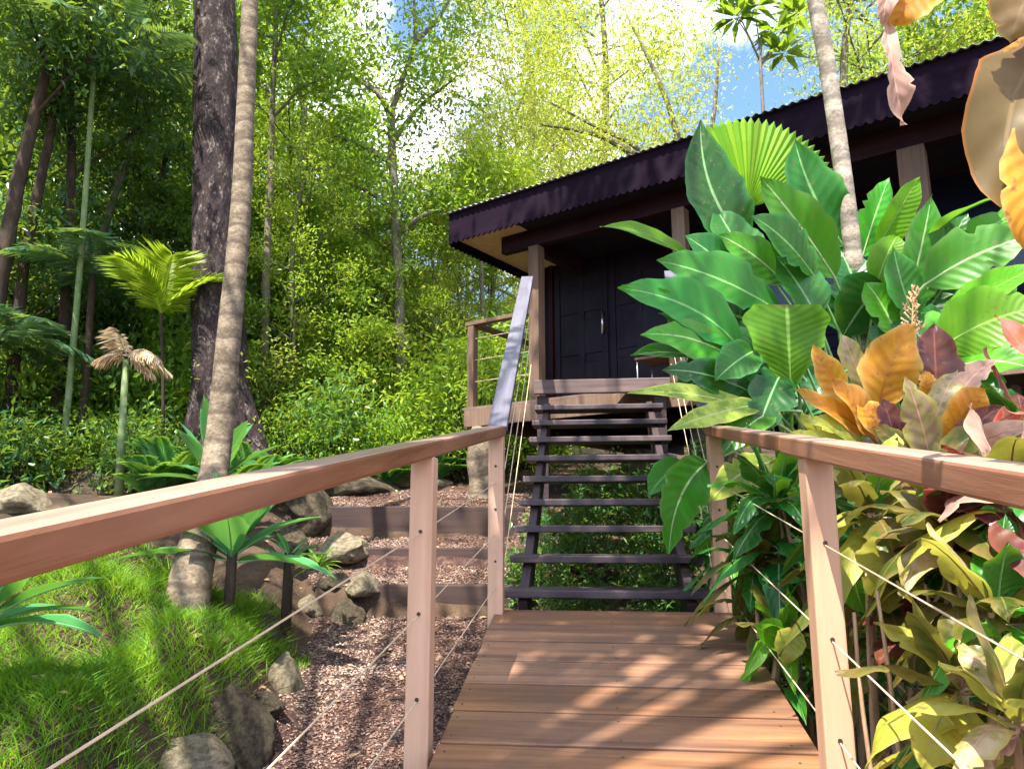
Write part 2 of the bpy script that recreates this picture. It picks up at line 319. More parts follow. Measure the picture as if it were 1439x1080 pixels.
# one sheet: fine in the middle, coarse outside
def ground():
    xs = np.concatenate([np.linspace(-90,-6,15)[:-1], np.arange(-6,6,.07), np.linspace(6,90,15)])
    ys = np.concatenate([np.linspace(-30,1.5,8)[:-1], np.arange(1.5,9,.07), np.linspace(9,90,30)])
    vs = np.array([(x, y, gz(x, y)) for y in ys for x in xs]); nx = len(xs)
    f = np.array([(j*nx+i, j*nx+i+1, (j+1)*nx+i+1, (j+1)*nx+i) for j in range(len(ys)-1) for i in range(nx-1)])
    o = link('ground', np_mesh('ground', vs, f), M['soil'], smooth=True); tag(o, kind='structure')
ground()
def onray(px, py, d0=1.5, d1=14):
    """where the line of sight meets the ground"""
    d = d0
    while d < d1:
        p = at(px, py, d)
        if p.z < gz(p.x, p.y): return V((p.x, p.y, gz(p.x, p.y)))
        d += .03
    p = at(px, py, d1); return V((p.x, p.y, gz(p.x, p.y)))

# scattered flakes used for mulch and litter
def flakes(n, region, smin, smax, lift=.01, flat=.3):
    P = []; 
    while len(P) < n:
        x, y = region()
        P.append((x, y, gz(x, y)+lift))
    P = np.array(P); k = len(P); S = rng.uniform(smin, smax, k)
    def rv(z): 
        a = rng.normal(size=(k, 3)); a[:, 2] *= z; return a/np.linalg.norm(a, axis=1)[:, None]
    a = rv(flat); b = rv(flat); b -= a*(a*b).sum(1)[:, None]; b /= np.linalg.norm(b, axis=1)[:, None]; c = np.cross(a, b)
    asp = rng.uniform(.3, .8, k)[:, None]
    a = a*S[:, None]; b = b*S[:, None]*asp; c = c*S[:, None]*.18
    vs = np.stack([P-a, P-b*.8+c, P+a, P+b+c*.5, P+c*2.2], 1).reshape(-1, 3)
    base = np.arange(k)[:, None]*5
    f = np.concatenate([base+np.array(t) for t in ((0,1,4),(1,2,4),(2,3,4),(3,0,4))])
    return vs, f
def mulch_region():
    while True:
        y = random.uniform(2.2, 8.6); x = random.uniform(-2.8, .35)
        if x > edge_x(y)+.02-(.6 if y > 7.2 else 0) and random.random() < 1.4*math.exp(-.18*(y-2.4)): return x, y
mt = tinyleaf('mulch_chip', [(.045,.024,.018), (.12,.066,.048), (.22,.135,.10), (.46,.35,.27)], .02, .85, (.3,.15,.1), 1.5)
vs, f = flakes(75000, mulch_region, .004, .0135)
tag(link('mulch', np_mesh('mulch', vs, f), mt), 'loose red brown bark mulch on the path', 'mulch', kind='stuff')
# mulch bed surface under the chips
ys = np.arange(1.6, 8.8, .08); vsl = []; fl = []
for j, y in enumerate(ys):
    x0 = edge_x(y)+.03-(.7 if y > 7.3 else 0); x1 = .9 if y < 4 else .3
    for i in range(25):
        x = x0+(x1-x0)*i/24; vsl.append((x, y, gz(x, y)+.006))
for j in range(len(ys)-1):
    for i in range(24): a = j*25+i; fl.append((a, a+1, a+26, a+25))
mp_ = stone('mulch_bed', [(.3,(.035,.018,.014)), (.5,(.11,.058,.045)), (.7,(.25,.155,.12))], 30, .95, 1, .03)
tag(link('path', np_mesh('path', np.array(vsl), np.array(fl)), mp_, smooth=True), kind='structure')
def litter_region():
    if random.random() < .35: return random.uniform(-6, 1), random.uniform(5, 11)
    y = random.uniform(2.4, 9); return random.uniform(-2.4, .2), y
vs, f = flakes(900, litter_region, .012, .038, .012, .3)
tag(link('leaf_litter', np_mesh('leaf_litter', vs, f), M['litter']), 'scattered dry brown leaves on path and soil', 'fallen leaves', kind='stuff')

# ------------------------------------------------------------- walkway
WL, WR = at(690,858,3.9), at(690,858,3.9)+XR*1.19
def wl(d): return WL+U*((d-WL.y)/U.y)
deck = empty('walkway', wl(3.9), 'sloping timber boardwalk between the two handrails leading up to the stairs', 'boardwalk')
# boards: pitch along the slope read off the photograph
pitch = .2365
NU = XR.cross(U).normalized()
s0 = 3.93
for i in range(22):
    a = s0-i*pitch; b = a-pitch+.015
    p = wl(b); ln = (wl(a)-p)
    m = MB(); j = random.uniform(-.004, .004)
    m.box(p-NU*.032+XR*(.022-j)+NU*random.uniform(-.0015,.0015), XR*(1.172+j*2), ln, NU*.032)
    m.build('board', M['deck'], deck, bevel=.004)
m = MB()
for i in range(14):
    for k in (.05, .6, 1.12):
        for q in (.05, .18): c = wl(s0-i*pitch-q)+XR*(k+random.uniform(-.008,.008)); m.tube([c-NU*.003, c+NU*.0006], .0045, 8)
tag(m.build('screws', M['bolt'], deck), kind='stuff')
m = MB()
for k in (.06, .6, 1.13): m.beam(wl(3.9)+XR*k-NU*.1, wl(-.9)+XR*k-NU*.1, .05, .13)
m.build('joist', M['stringer'], deck)

def railing(name, label, far, near, kink, corner_h, side):
    """rail line points are the top centre of the handrail"""
    r = empty(name, far, label, 'railing')
    if side < 0:            # one long board
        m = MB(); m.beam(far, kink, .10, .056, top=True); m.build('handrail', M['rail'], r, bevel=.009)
        return r
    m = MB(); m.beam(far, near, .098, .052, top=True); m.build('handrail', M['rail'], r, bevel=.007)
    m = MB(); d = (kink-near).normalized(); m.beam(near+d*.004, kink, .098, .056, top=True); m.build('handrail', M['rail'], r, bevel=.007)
    return r
# rail top centre lines
LF = at(690,598,3.92)+XR*.03; 
def lrail(d): return LF+V((.1076,1,.177))*(d-LF.y)
LK = at(0,738,.84); LK2 = LF+(LK-LF)*1.55; LN = LF+(LK-LF)*((3.92-2.52)/(3.92-.84))+XR*.008
railL = railing('railing', 'left hand timber railing with wires, beside the mulch path and grass', LF, LN, LK2, 0, -1)
RF = at(1003,597,3.86)
def rrail(d): return RF+V((.1076,1,.177))*(d-RF.y)
RK = at(1439,655,1.13); RK2 = RF+(RK-RF)*1.6; RN = RF+(RK-RF)*((3.86-2.36)/(3.86-1.13))
railR = railing('railing', 'right hand timber railing with wires, in front of the orange leaved shrubs', RF, RN, RK2, 0, 1)
def post(parent, top, bot_z, w=.078, dx=0):
    m = MB(); m.box(V((top.x, top.y, bot_z))-XR*w/2-UH*w/2, XR*w, UH*w, ZZ*(top.z-.053-bot_z))
    return m.build('post', M['post'], parent, bevel=.005)
def cables(parent, a, b, hs, far=None):
    for h in hs:
        m = MB(); pts = [p-ZZ*h for p in (a, b)] if far is None else [p-ZZ*h for p in (a, b, far)]
        m.tube(pts, .0023, 6); m.build('wire', M['cable'], parent)
def bolts(parent, top, hs, w=.078):
    for h in hs:
        m = MB(); m.tube([top-ZZ*h-UH*(w/2+.003), top-ZZ*h-UH*(w/2-.004)], .0065, 8); m.build('bolt', M['bolt'], parent)
HS = (.30, .56, .82)
pL1, pL2, pR1, pR2 = LF-UH*.03+XR*.005, LN-ZZ*.004, RF, RF+(RK-RF)*((3.86-2.17)/(3.86-1.13))
for par, p1, p2, kk in ((railL, pL1, pL2, LK2), (railR, pR1, pR2, RK2)):
    post(par, p1, p1.z-1.25); post(par, p2, p2.z-1.45)
    bolts(par, p1, (.22, .44, .7)); bolts(par, p2, HS)
    cables(par, p1, p2, HS, kk)

# ------------------------------------------------------------- stairs
stairs = empty('staircase', V((.55,4,-.45)), 'open tread dark timber staircase up to the cabin landing', 'stairs')
H, GO, Z0, D0 = .1655, .27, -.345, 3.97
def sc(y): return V((.488+.107*(y-3.95), y, 0))
for k in range(9):
    y = D0+k*GO; c = sc(y)+ZZ*(Z0+k*H); m = MB()
    m.box(c-XR*.535-ZZ*.042, XR*1.075, UH*.25, ZZ*.042); m.build('tread', M['tread'], stairs, bevel=.006)
for s in (-1, 1):
    m = MB(); y0, y1 = D0-.02, D0+9*GO
    a = sc(y0+.1)+XR*s*.44+ZZ*(Z0-.15); b = sc(y1)+XR*s*.44+ZZ*(Z0-.15+(y1-y0-.1)/GO*H)
    m.beam(a, b, .05, .2); m.build('stringer', M['stringer'], stairs, bevel=.004)
for s, ppp in ((-1, LF), (1, RF)):
    lab = 'weathered grey left handrail climbing beside the stairs' if s < 0 else 'right stair handrail mostly hidden behind the big green leaves'
    r = empty('stair_railing', ppp, lab, 'railing')
    a = ppp+UH*.02; b = at(741,388,6.25) if s < 0 else at(741,388,6.25)+XR*1.24-UH*.02
    m = MB(); m.beam(a, b, .105, .04, top=True); m.build('handrail', M['greyrail'], r, bevel=.005)
    if s > 0:
        m = MB(); m.box(b+V((-.04,-.04,-1.0)), XR*.08, UH*.08, ZZ*.95); m.build('post', M['hpost'], r, bevel=.004)
    for h in (.3, .55, .8):
        m = MB(); m.tube([a-ZZ*h+XR*.03*(-s), b-ZZ*h+XR*.03*(-s)], .0026, 6); m.build('wire', M['cable'], r)

# ------------------------------------------------------------- cabin
CO = at(650,573,8.2); FZ = CO.z
def H_(s, r, z=0): return CO+E1*s+E2*r+ZZ*z       # s along the front edge, r back from it, z above the floor
cabin = empty('cabin', V((2.5,8.5,.3)), 'dark timber cabin on stumps with corrugated roof, scalloped valance and panelled doors', 'cabin')
m = MB()
for i in range(36): m.box(H_(0, i*.14, -.03), E1*9, E2*.134, ZZ*.03)
m.build('floor', M['floor'], cabin)
m = MB(); m.box(H_(.02, .0, -.22), E1*8.96, E2*.045, ZZ*.188); m.box(H_(.02, .05, -.22), E1*.045, E2*4.9, ZZ*.188); m.build('floor_beam', M['hpost'], cabin, bevel=.004)
m = MB()
for i in range(12): m.box(H_(.5+i*.7, .06, -.2), E1*.05, E2*4.8, ZZ*.165)
m.build('joist', M['beam'], cabin)
for s, r in ((.2, .13), (2.6, .6), (5, .6), (.4, 3.4), (2.8, 3.4), (5.2, 3.4), (7.4, .6)):
    p = H_(s, r); g = gz(p.x, p.y); m = MB()
    rr = .17; n = 9
    m.tube([V((p.x, p.y, g-.3+(FZ-.22-g+.3)*i/n)) for i in range(n+1)], [rr*(1+.13*math.sin(i*1.3))*(1.12-.02*i) for i in range(n+1)], 14)
    m.build('stump', M['bark_ring'], cabin, smooth=True)
# walls: boards above and beside the doors
RW = 1.2; TOPW = 2.5
def boards(name, s0, s1, z0, z1, mt_, r=RW):
    m = MB(); z = z0
    while z < z1-.01:
        h = min(.135, z1-z); a, b = H_(s0, r, z), H_(s1, r, z)
        m.poly([a, b, b+ZZ*h, a+ZZ*h, a-E2*.016, b-E2*.016, b+ZZ*h-E2*.004, a+ZZ*h-E2*.004], [(3,2,1,0),(4,5,6,7),(0,1,5,4),(2,3,7,6),(1,2,6,5),(3,0,4,7)])
        z += .135
    m.build(name, mt_, cabin)
boards('wall', .28, .40, 0, TOPW, M['house']); boards('wall', .40, 2.06, 2.06, TOPW, M['house'])
boards('wall', 2.06, 2.45, 0, TOPW, M['house']); boards('wall', 2.45, 8.6, 0, .85, M['house']); boards('wall', 2.45, 8.6, 1.95, TOPW, M['house'])
m = MB(); m.box(H_(.28, RW, 0), E1*.1, E2*3.7, ZZ*TOPW); m.box(H_(.28, RW+3.7, 0), E1*8.3, E2*.1, ZZ*TOPW); m.box(H_(8.6, RW, 0), E1*.1, E2*3.7, ZZ*TOPW); m.build('wall', M['house'], cabin)
# doors
fr = MB()
for s in (.40, 2.0): fr.box(H_(s, RW-.04, 0), E1*.06, E2*.1, ZZ*2.06)
fr.box(H_(.46, RW-.04, 2.0), E1*1.54, E2*.1, ZZ*.06); fr.build('door_frame', M['beam'], cabin, bevel=.003)
for s in (.465, 1.235):
    w = .76; m = MB(); m.box(H_(s, RW+.01, .01), E1*w, E2*.04, ZZ*1.98)
    d = m.build('door', M['door'], cabin, bevel=.003)
    m = MB()
    for cx in (.09, .41):
        for z, h in ((.16, .46), (.72, .42), (1.24, .28), (1.6, .28)):
            m.box(H_(s+cx, RW-.004, z), E1*.26, E2*.016, ZZ*h)
    m.build('door_panel', M['door'], d, bevel=.012)
    m = MB()
    for cx in (.0, .345, .665):
        m.box(H_(s+cx+.003, RW-.008, .012), E1*.08, E2*.018, ZZ*1.976)
    m.build('door_stile', M['door'], d, bevel=.003)
    if s < 1:
        m = MB(); p = H_(s+.70, RW-.05, .92); m.tube([p, p+ZZ*.3], .014, 10); m.tube([p+ZZ*.05, p+ZZ*.05+E2*.05], .008, 8); m.tube([p+ZZ*.25, p+ZZ*.25+E2*.05], .008, 8)
        m.build('door_handle', M['steel'], d, smooth=True)
for s in (2.47, 3.5, 4.53, 5.56, 6.6, 7.6):
    w = .98; m = MB()
    for a, b, c, e in ((0, .85, w, .06), (0, 1.88, w, .06), (0, .91, .05, .97), (w-.05, .91, .05, .97)):
        m.box(H_(s+a, RW-.012, b), E1*c, E2*.06, ZZ*e)
    wn = m.build('window', M['beam'], cabin, bevel=.003)
    m = MB(); m.box(H_(s+.05, RW+.02, .91), E1*(w-.1), E2*.01, ZZ*.97); m.build('pane', M['glass'], wn)
# verandah posts and beam
EZ = at(632,302,7.95).z-FZ                                 # eave height over the floor
SOF = EZ-.27
for s in (.94, 2.62, 4.62, 6.6, 8.7):
    m = MB(); w = .13 if s != 4.62 else .2
    m.box(H_(s-w/2, .04, 0), E1*w, E2*w, ZZ*(SOF-.2)); m.build('post', M['hpost'], cabin, bevel=.006)
m = MB(); m.box(H_(.5, .05, SOF-.2), E1*8.4, E2*.09, ZZ*.2); m.build('beam', M['beam'], cabin, bevel=.004)
m = MB(); m.box(H_(.80, .14, SOF-.2), E1*.09, E2*4.6, ZZ*.2); m.build('beam', M['beam'], cabin, bevel=.004)
# eave corner
K = at(632,302,7.95); KS = (K-CO).dot(E1); KR = (K-CO).dot(E2)
def R_(s, r, z=0): return K+E1*s+E2*r+ZZ*z
LR, WRF = 10.2, 6.2; TP = math.tan(math.radians(19))
sx = .86-KS
m = MB(); m.box(R_(.03, .03, -.275), E1*(sx-.03), E2*(WRF-.06), ZZ*.012); m.build('soffit', M['soffit'], cabin)
m = MB(); m.box(R_(sx+.002, .03, -.275), E1*(LR-sx-.03), E2*(WRF-.06), ZZ*.012); m.build('ceiling', M['ceil_shade'], cabin)  # same plane as the soffit; porch shade painted in with a near-black material
# scalloped valances
def valance(o, d, ln, h, inward):
    m = MB(); w = .075; n = int(ln/w); k = 4; top = []; bot = []
    for i in range(n*k+1):
        t = (i % k)/k; top.append(o+d*(i*w/k)); bot.append(o+d*(i*w/k)-ZZ*(h-.028+.028*math.sin(math.pi*t)))
    q = len(top); P = top+bot+[p+inward*.02 for p in top]+[p+inward*.02 for p in bot]; f = []
    for i in range(q-1): f += [(i, i+1, q+i+1, q+i), (2*q+i+1, 2*q+i, 3*q+i, 3*q+i+1), (q+i, q+i+1, 3*q+i+1, 3*q+i), (i+1, i, 2*q+i, 2*q+i+1)]
    f += [(0, q, 3*q, 2*q), (q-1, 3*q-1, 4*q-1, 2*q-1)]
    m.poly(P, f); m.build('valance', M['valance'], cabin)
valance(R_(0, -.012), E1, LR, .36, E2); valance(R_(-.012, .02, -.02), E2, WRF-.04, .36, E1)
# corrugated hip roof
def rz(s, r):
    return TP*max(0, min(s, r, LR-s, WRF-r))
vs = []; fs = []; ns, nr = 680, 36
ss = np.linspace(-.05, LR+.05, ns); rs = np.linspace(-.06, WRF+.06, nr)
for r in rs:
    for s in ss:
        d = min(s, r, LR-s, WRF-r)
        z = TP*max(-.06, d); 
        if r <= s and r <= LR-s or WRF-r <= s and WRF-r <= LR-s: z += .011*math.sin(s*2*math.pi/.076)
        vs.append(tuple(R_(s, r, z+.022)))
nn = len(vs)
for j in range(nr-1):
    for i in range(ns-1): a = j*ns+i; fs.append((a, a+1, a+ns+1, a+ns))
o = link('roof', np_mesh('roof', np.array(vs), np.array(fs)), M['roof'], cabin, smooth=True)
sd = o.modifiers.new('thick', 'SOLIDIFY'); sd.thickness = .004
# verandah corner balustrade
bal = MB(); bal.box(H_(0, 0, 0)+E1*.02+E2*.05, E1*.085, E2*.085, ZZ*.95); b1 = bal.build('baluster_post', M['hpost'], cabin, bevel=.004)
m = MB(); m.beam(H_(-.02, .09, 1.0), H_(.9, .09, 1.0), .09, .045, top=True); m.beam(H_(.06, .14, .999), H_(.06, 3.2, .999), .09, .045, top=True); m.build('handrail', M['hpost'], cabin, bevel=.004)
m = MB()
for h in (.3, .55, .8): m.tube([H_(.06, .09, h), H_(.9, .09, h)], .004, 6)
m.build('wire', M['cable'], cabin)
m = MB(); m.box(H_(.06-.04, 1.9, 0), E1*.08, E2*.08, ZZ*.95); m.build('baluster_post', M['hpost'], cabin, bevel=.004)
# landing that joins the stairs to the verandah
LZ = at(830,532,6.42).z
land = empty('landing', sc(6.6)+ZZ*LZ, 'small timber landing at the head of the stairs in front of the doors', 'landing')
m = MB(); a = sc(6.42)+ZZ*(LZ-.125); m.box(a-XR*.56, XR*1.2, UH*.045, ZZ*.125); m.build('fascia', M['fascia'], land, bevel=.006)
m = MB(); a = sc(6.47)+ZZ*(LZ-.03)
for i in range(4): m.box(a-XR*.56+UH*i*.14, XR*1.2, UH*.134, ZZ*.03)
m.build('board', M['floor'], land, bevel=.003)
for s in (-.54, .5): 
    p = sc(6.5)+XR*s; m = MB(); m.box(V((p.x, p.y, gz(p.x,p.y)-.2)), XR*.1, UH*.1, ZZ*(LZ-.13-gz(p.x,p.y)+.2)); m.build('post', M['stringer'], land, bevel=.004)
# low table on the verandah, right of the doors
tp = H_(1.95, .38, 0)
tb = empty('side_table', tp, 'low dark side table with thin metal legs on the verandah right of the doors', 'table')
m = MB(); m.box(tp+ZZ*.36, E1*.42, E2*.4, ZZ*.025); m.build('tabletop', M['hpost'], tb, bevel=.004)
for a, b in ((.02,.02),(.39,.02),(.02,.37),(.39,.37)):
    m = MB(); m.tube([tp+E1*a+E2*b, tp+E1*a+E2*b+ZZ*.36], .009, 8); m.build('leg', M['steel'], tb, smooth=True)

# ------------------------------------------------------------- sleepers and rocks
for i, (p, x0, x1, lab) in enumerate(zip(ST1, (-1.12, -1.35, -1.95), (.12, .12, .12), ('lowest dark timber sleeper across the mulch path', 'middle timber sleeper step of the mulch path', 'topmost timber sleeper step of the path, below the cabin stump'))):
    m = MB(); hh = .36
    nseg = 1
    m.box(V((x0, p.y, p.z-hh)), V((x1-x0, -.03, .0)), V((0, .12, 0)), V((0, 0, hh)))
    o = m.build('sleeper', M['sleeper'], bevel=.012); tag(o, lab, 'timber step', 'timber sleepers stepping up the path')
def rockmesh(seed, sub=4, ang=.5):
    bm = bmesh.new(); bmesh.ops.create_icosphere(bm, subdivisions=sub, radius=1)
    o = V((seed*7.3, seed*3.1, 0))
    for v in bm.verts:
        p = v.co.copy(); c = noise.cell(p*1.6+o)
        d = 1+.34*noise.noise(p*1.5+o)+.12*noise.noise(p*3.1+o)+.05*noise.noise(p*8+o)
        q = p*d
        for ax, k in ((V((.6,.2,.77)), .72), (V((-.8,.3,.5)), .75), (V((.1,-.9,.4)), .74), (V((.7,-.6,.3)), .78)):
            ax = ax.normalized(); t = q.dot(ax)
            if t > k-.12: q -= ax*(t-k+.12)*.93
        v.co = q
    me = bpy.data.meshes.new('rock'); bm.to_mesh(me); bm.free(); return me
RK_ = [rockmesh(i) for i in range(5)]
rocks = [  # px, py, width px, height factor, material, label
 (338,1045,88,1.25,'rock','large upright grey brown rock at the lower end of the grass bed'),
 (270,1068,120,.45,'rockp','flat pale sandstone slab at the bottom edge under the grass'),
 (398,962,52,1.2,'rockp','narrow tan rock at the right tip of the grass bed'),
 (376,992,36,.8,'rock','small mossy rock between the tan rock and the upright rock'),
 (374,888,58,.7,'rock','dark brown rock at the top right of the grass beside the path'),
 (430,858,40,.8,'rockp','tan rock in the mulch above the dark brown rock'),
 (485,870,50,.9,'rock','greenish round boulder beside the mulch path'),
 (512,832,46,.7,'rockp','pale boulder next to the lowest sleeper'),
 (470,822,46,.6,'rock','low brown rock left of the pale boulder'),
 (478,790,70,.6,'rockp','flat mossy rock left of the middle sleeper'),
 (432,735,66,1.1,'rock','dark mossy boulder left of the topmost sleeper'),
 (408,765,50,.9,'rock','grey rock behind the spiky green rosette'),
 (440,800,44,.7,'rock','small brown rock right of the spiky rosette'),
 (135,690,110,.5,'rock','long low brown rock under the withered fan palm'),
 (30,708,90,.5,'rockp','low tan rock at the far left above the handrail'),
 (500,690,120,.35,'rock','long flat root like rock above the topmost sleeper'),
 (590,680,80,.3,'rockp','flat sunlit rock right of the long flat rock'),
]
for i, (px, py, w, hf, mt_, lab) in enumerate(rocks):
    p = onray(px, py); r = w*p.y/F/2*1.15; me = RK_[i % 5].copy()
    o = link('rock', me, M[mt_], smooth=True); o.location = p+ZZ*(r*hf*.12); o.scale = (r*1.05, r*.9, r*hf); o.rotation_euler = (0, 0, i*1.9)
    tag(o, lab, 'rock', 'garden rocks along the path')

# ------------------------------------------------------------- leaves and fronds
def leaf_mesh(a, b, c, w, nrm, fold=.25, wave=.06, curl=.0, shape=.8, root=None, pr=.006, n=22, k=6, seed=0, pleat=0, blunt=0):
    """blade along the bezier a-b-c, width w (metres), facing nrm; root = point its stalk comes from"""
    rs = random.Random(seed); a, b, c, nrm = V(a), V(b), V(c), V(nrm).normalized()
    vs = []; uv = []; fs = []; L_ = (c-a).length
    ph = rs.uniform(0, 6); tears = {rs.randrange(4, n-1) for _ in range(2)} if rs.random() < .45 else set()
    sk = rs.uniform(-.12, .12)
    for i in range(n+1):
        t = i/n; p = bez(a, b, c, t); d = (bez(a, b, c, min(1, t+.02))-bez(a, b, c, max(0, t-.02))).normalized()
        x = d.cross(nrm).normalized(); z = x.cross(d).normalized()
        tt = t**shape
        jag = 1+.05*math.sin(t*23+ph)+rs.uniform(-.03,.03)
        hw = w/2*jag*max(.004, math.sin(math.pi*min(1, tt*(1-blunt)+.02))**(.75 if t > .5 else .85))
        for j in range(k+1):
            s = j/k*2-1
            if abs(s) > .6 and i in tears: s *= .72
            q = p + x*(s*hw*(1+sk*(1 if s > 0 else -1))) + z*(abs(s)*hw*fold*(1-.6*t) - curl*s*s*hw) + z*(wave*w*abs(s)*math.sin(t*11+ph+(2 if s > 0 else 0))*.6)
            if pleat: q += z*(.012*math.sin(t*pleat*6.28)*abs(s))
            vs.append(q); uv.append((j/k, t))
    for i in range(n):
        for j in range(k):
            q = i*(k+1)+j; fs.append((q, q+1, q+k+2, q+k+1))
    mb = MB(); mb.v = [tuple(v) for v in vs]; mb.f = fs
    # midrib and stalk
    pts = [bez(a, b, c, t)-nrm*pr*.3 for t in (0, .2, .4, .6, .8, .97)]; rad = [pr*(1-.85*t) for t in (0, .2, .4, .6, .8, 1)]
    if root is not None:
        root = V(root); dd = (bez(a, b, c, .1)-a).normalized(); mid = a-dd*(a-root).length*.45
        pre = [bez(root, mid, a, t) for t in (0, .25, .5, .75)]; pts = pre+pts; rad = [pr*1.4, pr*1.25, pr*1.15, pr*1.05]+rad
    n0 = len(mb.v); mb.tube(pts, rad, 5); uv += [(.5, .5)]*(len(mb.v)-n0)
    me = bpy.data.meshes.new('leaf'); me.from_pydata(mb.v, [], mb.f); me.update()
    l = me.uv_layers.new(name='UVMap'); idx = np.zeros(len(me.loops), dtype=np.int32); me.loops.foreach_get('vertex_index', idx)
    l.data.foreach_set('uv', np.array(uv, dtype=np.float32)[idx].ravel())
    return me
seedc = [0]
def pleaf(parent, tip, base, d, wpx, mt_, bow=(0,-15), roll=None, root=None, fold=.25, **kw):
    """one hand-placed leaf: tip and base as picture points with distances d=(tip, base)"""
    seedc[0] += 1; rs = random.Random(seedc[0])
    T, B = at(*tip, d[0]), at(*base, d[1])
    mx, my = (tip[0]+base[0])/2+bow[0], (tip[1]+base[1])/2+bow[1]
    Cc = at(mx, my, (d[0]+d[1])/2-.05)
    w = wpx*((d[0]+d[1])/2)/F*1.3
    n = roll or (rs.uniform(-.35,.35), -1, rs.uniform(.1,.7))
    me = leaf_mesh(B, Cc, T, w, n, fold, seed=seedc[0], root=root, **kw)
    return link('leaf', me, M[mt_], parent, smooth=True)
def rosette(parent, c, n, ln, w, mats, elev=(10, 80), seed=0, droop=.25, az=None, fold=.35, names='leaf', **kw):
    rs = random.Random(seed)
    for i in range(n):
        a = (rs.uniform(*az) if az else i*2.399+rs.uniform(-.3,.3)); e = math.radians(elev[1]-(elev[1]-elev[0])*(i/max(1, n-1))+rs.uniform(-8,8))
        l = ln*rs.uniform(.75, 1.15); d = V((math.cos(a)*math.cos(e), math.sin(a)*math.cos(e), math.sin(e)))
        B = c+d*l*.06+ZZ*(-(i/n)*l*.15); T = B+d*l-ZZ*l*droop*math.cos(e)*rs.uniform(.5,1.5); Cc = B+d*l*.5+ZZ*l*droop*.45*math.cos(e)
        nr = V((-math.cos(a)*math.sin(e), -math.sin(a)*math.sin(e), math.cos(e)+.05))
        me = leaf_mesh(B, Cc, T, w*rs.uniform(.8,1.2), nr, fold, seed=seed*100+i, root=c-ZZ*l*.05, **kw)
        link(names, me, M[rs.choice(mats)], parent, smooth=True)
def leaflets(P, D, Nn, ln, w, fold=.25):
    """many small leaves: P bases, D directions, Nn normals, arrays"""
    k = len(P); D = D/np.linalg.norm(D, axis=1)[:, None]; X = np.cross(D, Nn); X /= (np.linalg.norm(X, axis=1)[:, None]+1e-9); Z = np.cross(X, D)
    ln = np.broadcast_to(ln, (k,))[:, None]; w = np.broadcast_to(w, (k,))[:, None]
    mid = P+D*ln*.42
    vs = np.stack([P, mid+X*w/2+Z*w*fold, P+D*ln-Z*ln*.08, mid-X*w/2+Z*w*fold], 1).reshape(-1, 3)
    b = np.arange(k)[:, None]*4
    return vs, np.concatenate([b+np.array((0,1,2)), b+np.array((0,2,3))])
def frond(base, d, ln, nl, ll, w, droop=.5, rs=random, up=ZZ, hang=.3):
    """pinnate frond; returns arrays of leaflets and the rachis points"""
    base, d = V(base), V(d).normalized(); side = d.cross(up).normalized() if abs(d.dot(up)) < .98 else V((1,0,0))
    pts = []; P = []; D = []; Nn = []; Ls = []
    for i in range(nl+1):
        t = i/nl; p = base+d*ln*t-ZZ*droop*ln*t*t; pts.append(p)
    for i in range(2, nl):
        t = i/nl; tg = (pts[i+1]-pts[i-1]).normalized(); sd = tg.cross(up).normalized(); nz = sd.cross(tg)
        for s in (-1, 1):
            P.append(pts[i]); dd = sd*s*(1-.25*t)+tg*(.45+.5*t)+nz*.12-ZZ*hang*rs.uniform(.5,1.4); D.append(dd); Nn.append(nz+sd*s*.2)
            Ls.append(ll*math.sin(math.pi*min(.97, .12+t*.85))**.7*rs.uniform(.9,1.1))
    vs, f = leaflets(np.array([tuple(x) for x in P]), np.array([tuple(x) for x in D]), np.array([tuple(x) for x in Nn]), np.array(Ls), w)
    return vs, f, pts
def frond_obj(name, base, d, ln, nl, ll, w, mt_, parent, droop=.5, seed=0, rr=.012, hang=.3, stem=None):
    vs, f, pts = frond(base, d, ln, nl, ll, w, droop, random.Random(seed), hang=hang)
    mb = MB(); mb.v = [tuple(v) for v in vs]; mb.f = [tuple(x) for x in f]
    q = pts[::4]+[pts[-1]]; mb.tube(q, [rr*(1-.85*i/(len(q)-1)) for i in range(len(q))], 5)
    return mb.build(name, mt_, parent)

